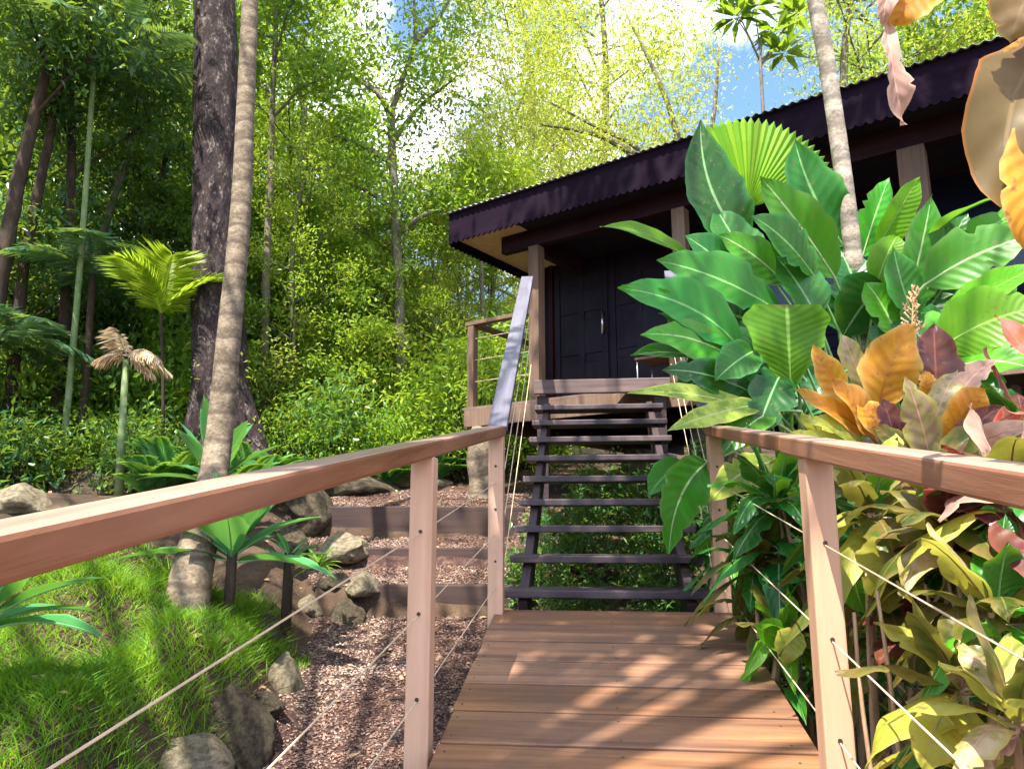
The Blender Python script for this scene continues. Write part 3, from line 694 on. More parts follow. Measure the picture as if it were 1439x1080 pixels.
# ---- big leaved clump right of the stairs
def helic(name, label, root, rows, stems=3, cat='plant', group=None):
    p = empty(name, root, label, cat, group)
    for r in rows:
        tip, base, d, w, mt_ = r[:5]; kw = r[5] if len(r) > 5 else {}
        pleaf(p, tip, base, d, w, mt_, root=root+V((random.uniform(-.15,.15), random.uniform(-.1,.1), .35)), pr=.009, **kw)
    m = MB()
    for i in range(stems):
        o = V((random.uniform(-.15,.15), random.uniform(-.1,.1), 0)); m.tube([root+o-ZZ*.1, root+o*1.1+ZZ*.35, root+o*1.6+ZZ*.9], [.035,.03,.012], 8)
    m.build('stem', M['stem_green'], p, smooth=True); return p
g = lambda x, y: V((x, y, gz(x, y)))
helic('large_leaf_plant', 'big glossy paddle leaved plant reaching over the stairs from the right', g(1.75, 4.55), [
 ((868,404),(1040,490),(3.85,4.1),64,'g_blue',dict(bow=(30,-30),roll=(.5,-1,.1))),
 ((900,470),(1045,515),(3.8,4.1),50,'g_mid',dict(bow=(10,-30),roll=(.3,-1,.2))),
 ((925,405),(1000,520),(3.9,4.1),56,'g_mid',dict(bow=(18,-10),roll=(.4,-1,.1))),
 ((930,520),(1070,560),(3.8,4.0),44,'g_dark',dict(bow=(0,-24),roll=(.1,-1,.3))),
 ((960,330),(1060,420),(4.3,4.4),56,'g_dark',dict(bow=(0,-18),roll=(.2,-1,.2))),
 ((843,318),(975,372),(4.1,4.4),36,'g_lime',dict(bow=(10,-28),roll=(.2,-.8,.6))),
 ((922,366),(1098,440),(4.0,4.3),66,'g_blue',dict(bow=(0,-22),roll=(.2,-1,.25))),
 ((872,403),(1052,505),(3.95,4.3),74,'g_blue',dict(bow=(28,-34),roll=(.5,-.8,.5))),
 ((886,500),(1050,532),(3.9,4.2),48,'g_mid',dict(bow=(0,-36),roll=(-.1,-.7,.8))),
 ((925,440),(1060,520),(4.1,4.3),60,'g_mid',dict(bow=(10,-20))),
 ((985,168),(1052,345),(4.6,4.6),66,'g_dark',dict(bow=(-38,20),roll=(-.2,-1,.2))),
 ((1005,290),(1075,400),(4.6,4.5),60,'g_dark',dict(bow=(-10,-10))),
 ((1117,197),(1185,345),(4.5,4.6),66,'g_blue',dict(bow=(-18,0),roll=(-.3,-1,.3))),
 ((1068,248),(1172,388),(4.2,4.4),60,'g_mid',dict(bow=(0,-12),roll=(-.5,-1,.3))),
 ((1056,303),(1142,385),(4.1,4.3),56,'g_blue',dict(bow=(6,-14))),
 ((1010,330),(1105,400),(4.3,4.4),52,'g_mid',{}),
 ((1090,360),(1150,450),(4.3,4.3),60,'g_dark',{}),
 ((1106,428),(1112,560),(3.9,4.0),92,'g_lime',dict(bow=(0,0),roll=(0,-1,.15),blunt=.3,shape=1.7,fold=.12)),
 ((1005,535),(1063,492),(3.8,3.95),46,'g_blue',dict(bow=(0,-10),roll=(.2,-1,.5))),
 ((945,560),(1080,500),(4.0,4.1),62,'g_dark',dict(bow=(0,-28))),
 ((985,475),(1090,540),(4.1,4.2),66,'g_mid',dict(bow=(0,-22))),
 ((1040,450),(1120,540),(4.2,4.2),66,'g_dark',dict(bow=(0,-12))),
 ((880,552),(1068,578),(3.7,3.9),26,'g_yel',dict(bow=(0,-22))),
 ((936,606),(1072,568),(3.6,3.9),30,'g_yel',dict(bow=(0,-12),roll=(.1,-.9,.5))),
 ((1015,640),(1090,575),(3.7,3.9),40,'g_mid',dict(bow=(-10,-12))),
 ((940,778),(992,650),(3.72,3.85),56,'g_mid',dict(bow=(-22,-25),roll=(.5,-1,.2))),
 ((912,697),(962,650),(4.1,4.2),30,'g_blue',dict(bow=(-8,-8))),
 ((996,705),(1088,648),(3.4,3.7),42,'g_yel',dict(bow=(-8,-18))),
 ((1060,620),(1100,520),(3.8,4.0),50,'g_dark',{}),
 ((1000,600),(1060,540),(4.3,4.3),60,'g_dark',{}),
 ((1010,440),(1080,470),(4.5,4.4),70,'g_dark',{}),
], 4)
helic('large_leaf_plant', 'big glossy paddle leaved plant right of the slender grey trunk', g(2.75, 4.6), [
 ((1249,250),(1212,360),(4.6,4.6),46,'g_mid',dict(bow=(0,-8),roll=(.3,-1,.3))),
 ((1293,248),(1232,350),(4.4,4.5),40,'g_lime',dict(bow=(6,-12),roll=(.5,-1,.2))),
 ((1262,330),(1232,400),(4.4,4.4),44,'g_lime',{}),
 ((1309,274),(1272,440),(4.3,4.4),56,'g_mid',dict(bow=(6,-8),roll=(.3,-1,.3))),
 ((1408,276),(1300,340),(4.0,4.4),36,'g_blue',dict(bow=(0,-22),roll=(.1,-.6,.8))),
 ((1255,345),(1285,450),(4.2,4.3),52,'g_blue',dict(bow=(-6,0))),
 ((1215,395),(1260,470),(4.3,4.3),52,'g_mid',{}),
 ((1180,350),(1215,440),(4.6,4.5),58,'g_dark',{}),
 ((1165,400),(1200,470),(4.6,4.5),58,'g_dark',{}),
 ((1445,290),(1320,380),(4.0,4.3),40,'g_mid',dict(bow=(0,-18))),
 ((1455,330),(1300,400),(3.9,4.2),70,'g_mid',dict(bow=(0,-18),roll=(.1,-1,.3))),
 ((1465,372),(1325,455),(3.7,4.1),44,'g_lime',dict(bow=(0,-14))),
 ((1360,300),(1310,400),(4.3,4.4),44,'g_dark',{}),
 ((1470,430),(1320,490),(3.7,4.0),76,'g_lime',dict(bow=(0,-20),roll=(.1,-1,.3))),
 ((1400,440),(1310,500),(4.1,4.1),70,'g_mid',dict(roll=(0,-.8,.6))),
 ((1455,520),(1330,520),(3.6,4.0),64,'g_mid',dict(bow=(0,-26))),
 ((1440,590),(1330,540),(3.6,3.9),56,'g_dark',dict(bow=(0,-20))),
 ((1230,500),(1290,440),(4.3,4.3),60,'g_dark',{}),
 ((1420,380),(1350,460),(4.4,4.3),60,'g_dark',{}),
 ((1380,350),(1300,440),(4.5,4.4),70,'g_dark',{}),
 ((1180,480),(1240,400),(4.5,4.4),70,'g_dark',{}),
 ((1260,500),(1300,420),(4.5,4.4),70,'g_dark',{}),
 ((1440,480),(1360,420),(4.5,4.4),80,'g_dark',{}),
 ((1100,128+470),(1190,520),(4.4,4.4),60,'g_dark',{}),
], 4)
# pleated fan palm leaf
def fan_leaf(name, parent, hub, ddir, nrm, R, a0, a1, nseg, mt_, root, cup=.1):
    """fan of pleated segments in the plane across nrm"""
    ddir = V(ddir).normalized(); nrm = V(nrm).normalized(); x = ddir.cross(nrm).normalized(); y = nrm.cross(x)*-1
    y = ddir; mb = MB()
    for i in range(nseg):
        aa = a0+(a1-a0)*i/nseg; ab = a0+(a1-a0)*(i+1)/nseg; am = (aa+ab)/2; r = R*(.86+.14*math.cos((am-(a0+a1)/2)))
        def P(a, q, z=0): return hub+(x*math.sin(a)+y*math.cos(a))*q+nrm*(z-cup*q*q/R)
        n = len(mb.v)
        for q in (.02, .35, .7, .92):
            mb.v += [tuple(P(aa, r*q)), tuple(P(am, r*q, .018*q+.003)), tuple(P(ab, r*q))]
        mb.v.append(tuple(P(am, r)))
        for j in range(3):
            b = n+j*3; mb.f += [(b, b+1, b+4, b+3), (b+1, b+2, b+5, b+4)]
        b = n+9; mb.f += [(b, b+1, n+12), (b+1, b+2, n+12)]
    mb.tube([root, (root+hub)/2+V((0,0,.1)), hub], [.012,.009,.007], 6)
    return mb.build(name, mt_, parent)
fp = empty('pleated_palm', g(1.7, 5.1), 'young palm with one bright lime pleated leaf rising against the dark cabin', 'palm')
hub = at(1050,292,4.75)
fan_leaf('leaf', fp, hub, at(1072,180,4.75)-hub, (0,-1,.12), .74, -.75, 1.05, 24, M['pleat'], g(1.7, 5.1), .1)

# ---- orange and cream leaved cordylines
cordy = [
 ((1288,452),(1236,572),(3.0,3.1),66,'c_or',dict(bow=(-22,-2),roll=(.1,-1,.2))),
 ((1143,484),(1196,572),(2.95,3.05),34,'c_or',dict(bow=(-8,-8))),
 ((1182,468),(1222,562),(3.1,3.15),34,'c_cream',dict(bow=(-4,-14))),
 ((1170,533),(1232,620),(2.85,3.0),46,'c_or',dict(bow=(-4,-16),roll=(.3,-1,.4))),
 ((1118,547),(1222,612),(2.8,3.0),32,'c_or',dict(bow=(0,-10))),
 ((1312,453),(1316,560),(3.2,3.2),56,'c_maroon',dict(bow=(0,0),roll=(0,-1,.1))),
 ((1272,528),(1308,652),(2.7,2.8),42,'c_cream',dict(bow=(6,-4),roll=(-.2,-1,.2))),
 ((1240,560),(1262,640),(2.9,2.9),34,'c_maroon',{}),
 ((1384,548),(1330,630),(2.75,2.85),48,'c_or',dict(bow=(4,-30),roll=(.2,-1,.3))),
 ((1300,522),(1306,565),(3.0,3.0),22,'c_or',{}),
 ((1400,503),(1335,570),(2.9,2.95),26,'c_pink',{}),
 ((1345,520),(1310,600),(2.95,2.95),34,'c_cream',{}),
 ((1398,442),(1470,540),(2.4,2.4),40,'c_red',dict(bow=(-4,-20))),
 ((1462,600),(1345,640),(2.3,2.6),30,'c_pink',dict(bow=(0,-22))),
 ((1455,575),(1385,605),(2.4,2.6),26,'c_red',{}),
 ((1450,640),(1360,650),(2.3,2.6),40,'c_cream',dict(bow=(0,-20))),
 ((1130,590),(1215,625),(2.8,2.95),26,'c_lem',{}),
 ((1105,610),(1205,640),(2.75,2.95),22,'c_lem',{}),
 ((1200,560),(1250,625),(2.95,2.95),40,'c_or',{}),
 ((1225,600),(1290,655),(2.75,2.85),30,'c_olive',{}),
 ((1395,600),(1320,650),(2.7,2.75),30,'c_olive',{}),
 ((1410,570),(1330,640),(2.75,2.8),34,'c_maroon',{}),
]
cr = V((1.62, 2.95, gz(1.62, 2.95)))
cp = empty('cordyline', cr, 'cordyline with orange and cream crown rising behind the right handrail', 'shrub')
for i, (tip, base, d, w, mt_, kw) in enumerate(cordy):
    pleaf(cp, tip, base, d, w, mt_, root=at(1262+random.uniform(-25,45), 690, 2.9), pr=.004, wave=.12, **kw)
m = MB()
for px in (1238, 1262, 1290, 1325):
    a = at(px, 690, 2.9); m.tube([V((a.x-.02, a.y, gz(a.x, a.y)-.1)), V((a.x+.02, a.y+.02, a.z-.6)), a+ZZ*.02], [.016,.014,.012], 7)
m.build('stem', M['twig'], cp, smooth=True)
m = MB(); a = at(1282,455,3.1); rs = random.Random(3)
m.tube([at(1275,520,3.1), at(1281,470,3.1), at(1284,408,3.1)], [.004,.003,.002], 5)
for i in range(16):
    t = i/16; b = at(1281+t*3, 470-60*t, 3.1); s = -1 if i % 2 else 1
    c = b+V((s*.05*(1.1-t), rs.uniform(-.03,.03), .035)); m.tube([b, c], .0022, 4)
    for q in range(4): m.tube([b.lerp(c, .4+.15*q), b.lerp(c, .4+.15*q)+V((rs.uniform(-.012,.012), rs.uniform(-.01,.01), .014))], [.005,.002], 5)
m.build('flower_spike', M['inflo'], cp)

shrub_spots = [  # px,py of a crown, d, n leaves, length, width, mats, label
 (1330,740,2.15,20,.32,.10,['c_olive','c_lem','c_olive','c_cream','c_maroon','c_olive'],'olive and lemon leaved cordyline just outside the right near post'),
 (1420,700,2.0,18,.32,.10,['c_cream','c_olive','c_lem','g_dark','c_pink','c_maroon'],'cream edged cordyline at the right edge below the handrail'),
 (1225,720,2.5,18,.34,.11,['c_olive','g_dark','c_olive','c_lem'],'olive cordyline close behind the near right post'),
 (1090,700,3.2,18,.36,.11,['c_olive','g_mid','g_dark','g_dark'],'green and olive cordyline between the two right posts'),
 (1060,790,3.3,16,.32,.08,['c_olive','g_dark','c_olive'],'low olive cordyline beside the top of the boardwalk'),
 (1100,890,3.0,14,.26,.07,['g_mid','c_olive','g_lime'],'small lime tipped plant overhanging the edge of the boardwalk'),
 (1400,860,1.9,15,.30,.09,['c_lem','g_mid','c_olive','g_dark','c_cream'],'lemon green cordyline at the right edge below the wires'),
 (1350,960,1.85,13,.28,.09,['c_lem','c_olive','c_cream','g_dark'],'pale cream leaved cordyline low in the bottom right corner'),
 (1430,1010,1.6,14,.26,.07,['c_pink','c_lem','c_cream','c_olive'],'pink and cream cordyline at the bottom right corner'),
 (1290,870,2.4,12,.32,.09,['c_maroon','c_maroon','g_dark'],'dark stemmed maroon cordyline behind the lower right wires'),
 (1190,830,2.9,16,.30,.08,['g_dark','c_olive','g_dark'],'shaded dark green cordyline seen between the right posts'),
 (1380,790,2.6,16,.36,.11,['c_olive','g_dark','c_olive'],'brown green cordyline behind the lemon cordylines'),
 (1170,640,3.3,16,.34,.09,['c_lem','c_olive','g_dark'],'yellow green cordyline just above the right rail joint'),
 (1020,730,4.0,12,.34,.09,['g_dark','g_mid'],'dark green strap leaved plant beside the right end of the treads'),
 (1440,600,3.2,16,.40,.1,['g_dark','g_mid','c_maroon'],'dark leaved cordyline behind the pink leaves at the right edge'),
]
for i, (px, py, d, n, ln, w, ms, lab) in enumerate(shrub_spots):
    c = at(px, py, d); gr = V((c.x, c.y, gz(c.x, c.y))); p = empty('cordyline', gr, lab, 'shrub', 'cordylines in the right hand bed')
    rosette(p, c, n+5, ln*.92, w*1.12, ms, (-35, 75), 50+i, .4, fold=.12, curl=.35, wave=.14, shape=.9, pr=.004)
    rosette(p, c-ZZ*.2, n//2, ln*.85, w*1.0, ms, (-40, 30), 80+i, .5, fold=.12, curl=.35, wave=.14, shape=.9, pr=.004)
    m = MB()
    for k in range(3):
        o = V((random.uniform(-.12,.12), random.uniform(-.1,.1), 0))
        m.tube([gr+o*1.6-ZZ*.1, gr.lerp(c, .5)+o*1.2, c+o*.2], [.014,.011,.008], 6)
    m.build('stem', M['twig'], p, smooth=True)
# single large leaf that catches the sun behind the wires
p = empty('broad_leaf_plant', g(1.45, 2.5), 'plant with one large round yellow green leaf hanging below the right handrail', 'plant')
for tip, base, d, w, mt_ in (((1250,862),(1255,770),(2.3,2.35),76,'c_lem'), ((1320,785),(1335,725),(2.2,2.3),46,'c_cream'), ((1215,860),(1200,800),(2.4,2.4),40,'g_mid'),
                             ((1060,880),(1115,905),(2.9,3),34,'g_lime'), ((1105,935),(1120,885),(2.85,2.9),30,'c_lem'), ((1300,1085),(1325,1000),(1.7,1.75),50,'c_lem'), ((1180,1000),(1210,930),(2.4,2.4),30,'c_olive')):
    pleaf(p, tip, base, d, w, mt_, bow=(-8,-4), root=g(1.45+.02*d[0], 2.5)+ZZ*.3, pr=.004)
p = empty('bare_stems', g(1.25, 2.3), 'bare curving tan stems in the dark gap behind the lower right wires', 'plant')
rs = random.Random(12)
for px, py in ((1218,800),(1232,830),(1262,780),(1300,820),(1318,760),(1340,850),(1200,860)):
    t_ = at(px, py, rs.uniform(2.1,2.6)); b_ = V((t_.x+rs.uniform(-.12,.14), t_.y+rs.uniform(-.1,.15), 0)); b_.z = gz(b_.x, b_.y)-.05
    m = MB(); md = (t_+b_)/2+V((rs.uniform(-.08,.08), 0, 0)); m.tube([bez(b_, md, t_, i/8) for i in range(9)], [.009-.0005*i for i in range(9)], 6); m.build('stem', M['twig'], p, smooth=True)
# ---- leaves close to the lens, top right
fg = empty('overhanging_plant', V((1.05, 1.0, gz(1.05, 1.0))), 'close overhanging plant with tan and orange drooping leaves at the top right corner', 'plant')
rt = V((1.15, 1.15, .95))
def fgl(tip, base, d, w, mt_, bow, roll, **kw):
    pleaf(fg, tip, base, d, w, mt_, bow=bow, roll=roll, root=rt, pr=.003, n=26, k=10, **kw)
fgl((1434,322),(1490,35),(1.02,1.05),108,'c_tan',(-92,-18),(-.35,-1,.2),wave=.22,fold=.3,shape=.8)
fgl((1438,350),(1462,150),(1.0,1.02),56,'c_or',(-14,20),(-.3,-1,.1),fold=.3)
fgl((1420,62),(1478,-60),(.98,1.0),96,'c_tan',(-16,-4),(-.2,-1,.1),fold=.2)
fgl((1395,130),(1470,50),(1.06,1.08),44,'c_or',(-4,-10),(.2,-1,.4),fold=.2)
fgl((1252,44),(1322,-34),(1.05,1.05),62,'c_or',(-14,-6),(.2,-1,.3),fold=.3)
fgl((1240,40),(1262,-50),(1.03,1.05),26,'c_pink',(-8,0),(-.2,-1,.1),fold=.4)
fgl((1270,176),(1246,34),(1.04,1.04),42,'c_pink',(-4,0),(.4,-1,.1),fold=.5,wave=.2,shape=1.3)
m = MB(); m.tube([V((1.05,1.0,gz(1.05,1.0)-.1)), V((1.12,1.05,-.2)), V((1.18,1.15,.6)), rt], [.02,.018,.014,.01], 8); m.build('stem', M['twig'], fg, smooth=True)

# ---- agave-like rosettes on the left
def agave(label, c, n, ln, w, elev, seed, az=None):
    p = empty('spiky_rosette', c, label, 'plant', 'broad leaved rosettes in the left bed')
    rosette(p, c+ZZ*.12, n, ln, w, ['agave'], elev, seed, .16, az, fold=.4, pr=.006, shape=.9, wave=.02)
    m = MB(); m.tube([c-ZZ*.3, c+ZZ*.14], [.032,.03], 8); m.build('stem', M['bark_dark'], p, smooth=True)
    return p
c = at(325,800,4.3); agave('spiky bright green rosette plant with broad pointed leaves under the left handrail', c, 15, .56, .2, (4, 66), 5)
c = at(-25,905,2.7); agave('broad leaved green rosette cut off by the left edge of the picture', c, 14, .46, .13, (2, 55), 6)
c = at(300,690,5.9); agave('green strap leaved rosette at the foot of the leaning ringed palm', c, 14, .66, .13, (10, 72), 8)
c = at(405,810,4.5); agave('small dark rosette right of the spiky bright green one', c, 7, .22, .05, (5, 50), 9)
# small variegated ground plant
c = at(448,800,4.9); p = empty('striped_plant', c, 'low cream striped ground plant between the rocks', 'plant')
rosette(p, c+ZZ*.03, 26, .17, .03, ['g_yel','g_mid'], (0, 50), 21, .3, pr=.002)

# ---- fine grass mounds
def grassf():
    n = 120000; xs = []; ys = []
    while len(xs) < n:
        y = random.uniform(1.2, 6.2); x = random.uniform(-4.2, -1.15) if random.random() < .9 else random.uniform(-8, -4.2)
        if x < edge_x(y)-.08+.3*noise.noise(V((y*2.6, 0, 0)))+.1*random.random()**3 and random.random() < math.exp(-.35*(y-2.4)) and not (y > 4.9 and x > -2) and y < 5.0+.3*noise.noise(V((x*3, 1, 0))): xs.append(x); ys.append(y)
    P = np.array([(x, y, gz(x, y)) for x, y in zip(xs, ys)])
    h = np.array([.022+.085*max(0, .5+1.1*noise.noise(V((x*4.5, y*4.5, 7)))) for x, y in zip(xs, ys)])*rng.uniform(.6, 1.4, n)
    lean = rng.normal(0, .7, (n, 2)); D = np.stack([lean[:, 0], lean[:, 1]-.1, np.ones(n)], 1)
    a = rng.uniform(0, 6.28, n); X = np.stack([np.cos(a), np.sin(a), np.zeros(n)], 1)*rng.uniform(.0014, .0026, n)[:, None]
    mid = P+D*h[:, None]*.55; tip = P+D*h[:, None]*.8; tip[:, :2] += lean*h[:, None]*.5; tip[:, 2] += h*.1
    vs = np.stack([P-X, P+X, mid+X, mid-X, tip], 1).reshape(-1, 3); b = np.arange(n)[:, None]*5
    f = np.concatenate([b+np.array(t) for t in ((0,1,2),(0,2,3),(3,2,4))])
    tag(link('grass', np_mesh('grass', vs, f), M['grass']), 'soft bright green mounded grass in the bed under the left handrail', 'grass', kind='stuff')
grassf()

# ------------------------------------------------------------- trunks seen one by one
def trunk_pts(pts, rad, n=40, wob=0, seed=0):
    P = []; R = []; rs = random.Random(seed)
    for i in range(n+1):
        t = i/n*(len(pts)-1); k = min(int(t), len(pts)-2); f_ = t-k
        p0, p1, p2, p3 = pts[max(k-1, 0)], pts[k], pts[k+1], pts[min(k+2, len(pts)-1)]
        q = .5*((2*p1)+(p2-p0)*f_+(2*p0-5*p1+4*p2-p3)*f_*f_+(3*p1-p0-3*p2+p3)*f_**3)
        P.append(q+V((rs.uniform(-wob, wob), rs.uniform(-wob, wob), 0))); R.append(rad[k]*(1-f_)+rad[k+1]*f_)
    return P, R
def crown_arrays(tips, per, spread, ln, w, seed, droop=.3):
    r = np.random.default_rng(seed); T = np.array([tuple(t) for t in tips]); k = len(T)*per
    c = np.repeat(T, per, 0)+r.normal(0, 1, (k, 3))*np.array([spread, spread, spread*.6])
    D = r.normal(0, 1, (k, 3)); D[:, 2] -= droop; Nn = r.normal(0, .6, (k, 3)); Nn[:, 2] += 1
    return leaflets(c, D, Nn, ln*r.uniform(.6, 1.3, k), w*r.uniform(.6, 1.3, k), .2)
def limbs(top, base, n, R, seed, up=.5, sub=5, r0=.05):
    """branches off the line base-top; returns a mesh builder and the tips"""
    rs = random.Random(seed); m = MB(); tips = []
    for i in range(n):
        t = (i+rs.random())/n; p = base.lerp(top, t); a = i*2.4+rs.uniform(-.5,.5); l = R*(1-.45*t)*rs.uniform(.6,1.1)
        d = V((math.cos(a), math.sin(a), up*rs.uniform(.3,1.4))).normalized(); q = p+d*l*.5+ZZ*.1*l; e = p+d*l+ZZ*rs.uniform(-.1,.25)*l
        m.tube([p, q, e], [r0*(1-.5*t), r0*.5*(1-.4*t), .008], 5); tips += [e, q.lerp(e, .5)]
        for j in range(sub):
            b = q.lerp(e, rs.uniform(-.4, .9)); dd = (d+V((rs.uniform(-1,1), rs.uniform(-1,1), rs.uniform(-.4,.7)))*.9).normalized(); ee = b+dd*l*rs.uniform(.25,.55)
            m.tube([b, b.lerp(ee, .5)+ZZ*.03, ee], [.014,.009,.004], 4); tips += [ee, b.lerp(ee, .6)]
    tips.append(top); return m, tips

# big tree with buttresses
bt = empty('buttress_tree', at(312,640,9.0), 'massive dark barked tree with flared buttress roots left of the path', 'tree')
P_ = [at(312,690,9.0), at(312,600,9.0), at(308,480,9.0), at(304,300,9.0), at(303,100,9.0), at(302,-120,9.0), at(304,-500,9.0)]
Pp, Rr = trunk_pts(P_, [.44,.37,.32,.285,.275,.265,.2], 70)
m = MB(); m.tube(Pp, Rr, 40)
mv = []
for i, v in enumerate(m.v):
    ring = i//40; j = i % 40
    if ring > 70: mv.append(v); continue
    c = Pp[ring]; d = V(v)-c; a = math.atan2(d.y, d.x); low = max(0, 1-(c.z-Pp[0].z)/1.35)
    k = 1+low**1.6*(1.1*max(0, math.cos((a-3.3)*1.0))**6+1.1*max(0, math.cos(a+.1))**7+.8*max(0, math.cos(a+1.4))**8)+.07*noise.noise(V((a*2, c.z*1.2, 0)))+.04*noise.noise(V((a*9, c.z*5, 0)))
    mv.append(tuple(c+d*k))
m.v = mv; m.build('trunk', M['bark_big'], bt, smooth=True)
lm, tips = limbs(at(304,-900,9.5), at(302,-250,9), 12, 3.6, 3, .4, 6, .12)
lm.build('limb', M['bark_big'], bt, smooth=True)
vs, f = crown_arrays(tips, 130, .4, .16, .06, 11); link('crown', np_mesh('crown', vs, f), M['lf_mid'], bt)

# slender ringed palms
def pole_palm(name, label, pts, rad, mt_, ring, crown_top=True, seed=0, nfr=9):
    p = empty(name, pts[0], label, 'palm'); P2, R2 = trunk_pts(pts, rad, 90)
    R2 = [r*(1+ring*math.sin(i*1.9)) for i, r in enumerate(R2)]
    m = MB(); m.tube(P2, R2, 20); m.build('trunk', mt_, p, smooth=True)
    if crown_top:
        for i in range(nfr):
            a = i*6.28/nfr+seed; frond_obj('frond', pts[-1], (math.cos(a), math.sin(a), .75), 2.0, 40, .42, .045, M['palm'], p, .55, i, .018)
    return p
b0 = onray(262,862)
pole_palm('leaning_palm', 'slender pale ringed palm trunk leaning right in front of the massive dark tree', [V((b0.x, b0.y, b0.z-.5)), at(264,835,b0.y), at(303,650,5.0), at(322,470,5.15), at(338,300,5.3), at(345,150,5.45), at(351,0,5.6), at(356,-250,5.9), at(358,-620,6.3)],
          [.12,.115,.092,.083,.076,.07,.066,.06,.05], M['bark_ring'], .002)
pole_palm('slim_palm', 'slim smooth grey palm trunk crossing in front of the cabin roof on the right', [V((2.3,4.6,gz(2.3,4.6)-.1)), at(1216,560,4.6), at(1211,460,4.6), at(1196,330,4.55), at(1180,210,4.5), at(1162,90,4.45), at(1145,-5,4.4), at(1120,-160,4.4), at(1080,-480,4.6)],
          [.062,.06,.055,.055,.055,.053,.053,.05,.045], M['bark_pale'], .005)

# slim forked tree in the middle
ft = empty('forked_tree', onray(566,640,6,13), 'slim forked tree standing clear in the middle of the sunlit forest', 'tree')
D_ = 11.5
q = at(566,650,D_); q.z = gz(q.x, q.y)-.1
m = MB(); P2, R2 = trunk_pts([q, at(564,540,D_), at(560,400,D_), at(553,260,D_), at(549,160,D_)], [.11,.095,.085,.075,.07], 40, .006); m.tube(P2, R2, 10); m.build('trunk', M['bark_mid'], ft, smooth=True)
m = MB()
br = [[(549,160),(566,110),(583,60),(582,0),(590,-120)], [(549,165),(530,130),(490,105),(450,85),(400,40)], [(551,200),(590,150),(640,110)], [(556,300),(520,270),(480,255)], [(552,230),(500,200),(455,190)], [(583,60),(620,20),(650,-40)], [(557,330),(600,300),(640,290)]]
tips = []
for b in br:
    pp, rr = trunk_pts([at(x, y, D_+random.uniform(-.5,.5)*(i > 0)) for i, (x, y) in enumerate(b)], [.06*(1-.8*i/(len(b)-1)) for i in range(len(b))], 12); m.tube(pp, rr, 6)
    for i in range(3, 13): 
        for _ in range(3): tips.append(pp[i]+V((random.gauss(0,.5), random.gauss(0,.5), random.gauss(.1,.4))))
m.build('limb', M['bark_mid'], ft, smooth=True)
vs, f = crown_arrays(tips, 42, .2, .11, .05, 12); link('crown', np_mesh('crown', vs, f), M['lf_mid'], ft)

def thin_tree(label, pts, rad, mt_, d, seed, crown=None):
    pts = [at(x, y, d) for x, y in pts]; pts[0].z = gz(pts[0].x, pts[0].y)-.1
    t = empty('thin_tree', pts[0], label, 'tree'); P2, R2 = trunk_pts(pts, rad, 30, .008, seed)
    m = MB(); m.tube(P2, R2, 8); m.build('trunk', mt_, t, smooth=True)
    lm, tp_ = limbs(pts[-1], P2[20], 9, 1.5, seed, .5, 4, .03); lm.build('limb', mt_, t)
    vs, f = crown_arrays(tp_, 55, .28, .13, .055, seed); link('crown', np_mesh('crown', vs, f), M[crown or 'lf_mid'], t)
thin_tree('thin brown tree just right of the leaning ringed palm', [(372,600),(374,400),(380,250),(384,120),(390,-60)], [.07,.065,.055,.045,.03], M['bark_mid'], 11, 31)
thin_tree('dark leaning stem at the far left edge', [(-30,600),(0,400),(30,240),(60,120),(110,-60)], [.1,.09,.08,.06,.04], M['bark_dark'], 8.5, 32, 'lf_dark')
thin_tree('dark leaning stem behind the pale green palm stem', [(10,640),(30,400),(62,230),(95,60),(110,-80)], [.08,.07,.06,.05,.03], M['bark_dark'], 9.2, 33, 'lf_dark')
thin_tree('dark straight stem left of the withered fan palm', [(75,660),(85,520),(95,380),(100,200),(95,20)], [.09,.085,.07,.06,.04], M['bark_dark'], 9.8, 34, 'lf_dark')
thin_tree('dark straight stem at the left behind the low tan rock', [(25,660),(28,560),(22,470),(20,330)], [.06,.055,.045,.03], M['bark_dark'], 10, 35, 'lf_dark')
thin_tree('pale thin tree seen through the verandah railing gap', [(682,600),(680,480),(676,380),(672,260)], [.04,.04,.035,.02], M['bark_mid'], 12.5, 36, 'lf_bright')
# branch tree above the roof
t = empty('spreading_tree', V((4, 16, 2)), 'sunlit yellow green tree spreading above the cabin roof with bare diagonal branches', 'tree')
m = MB()
for b in ([(1010,420),(960,300),(900,212),(840,180),(770,142)], [(905,225),(840,190),(760,175)], [(960,300),(1000,180),(1010,60)], [(960,310),(880,300),(800,260)], [(985,330),(940,150),(880,20)]):
    pp, rr = trunk_pts([at(x, y, 14) for x, y in b], [.09*(1-.8*i/(len(b)-1)) for i in range(len(b))], 10); m.tube(pp, rr, 6)
q = at(1010,420,14); m.tube([V((q.x, q.y, gz(q.x, q.y)-.1)), q], [.16,.1], 8); m.build('trunk', M['bark_mid'], t, smooth=True)
tips = []
rs = random.Random(5)
for i in range(620):
    x, y = rs.uniform(640,1010), rs.uniform(-40,300)
    if y > 300-(x-640)*.42+10 and rs.random() < .8: continue
    if noise.noise(V((x*.012, y*.012, 3))) < -.12: continue
    tips.append(at(x, y, rs.uniform(12.5,16)))
vs, f = crown_arrays(tips, 46, .30, .11, .038, 15, .6); link('crown', np_mesh('crown', vs, f), M['lf_yellow'], t)
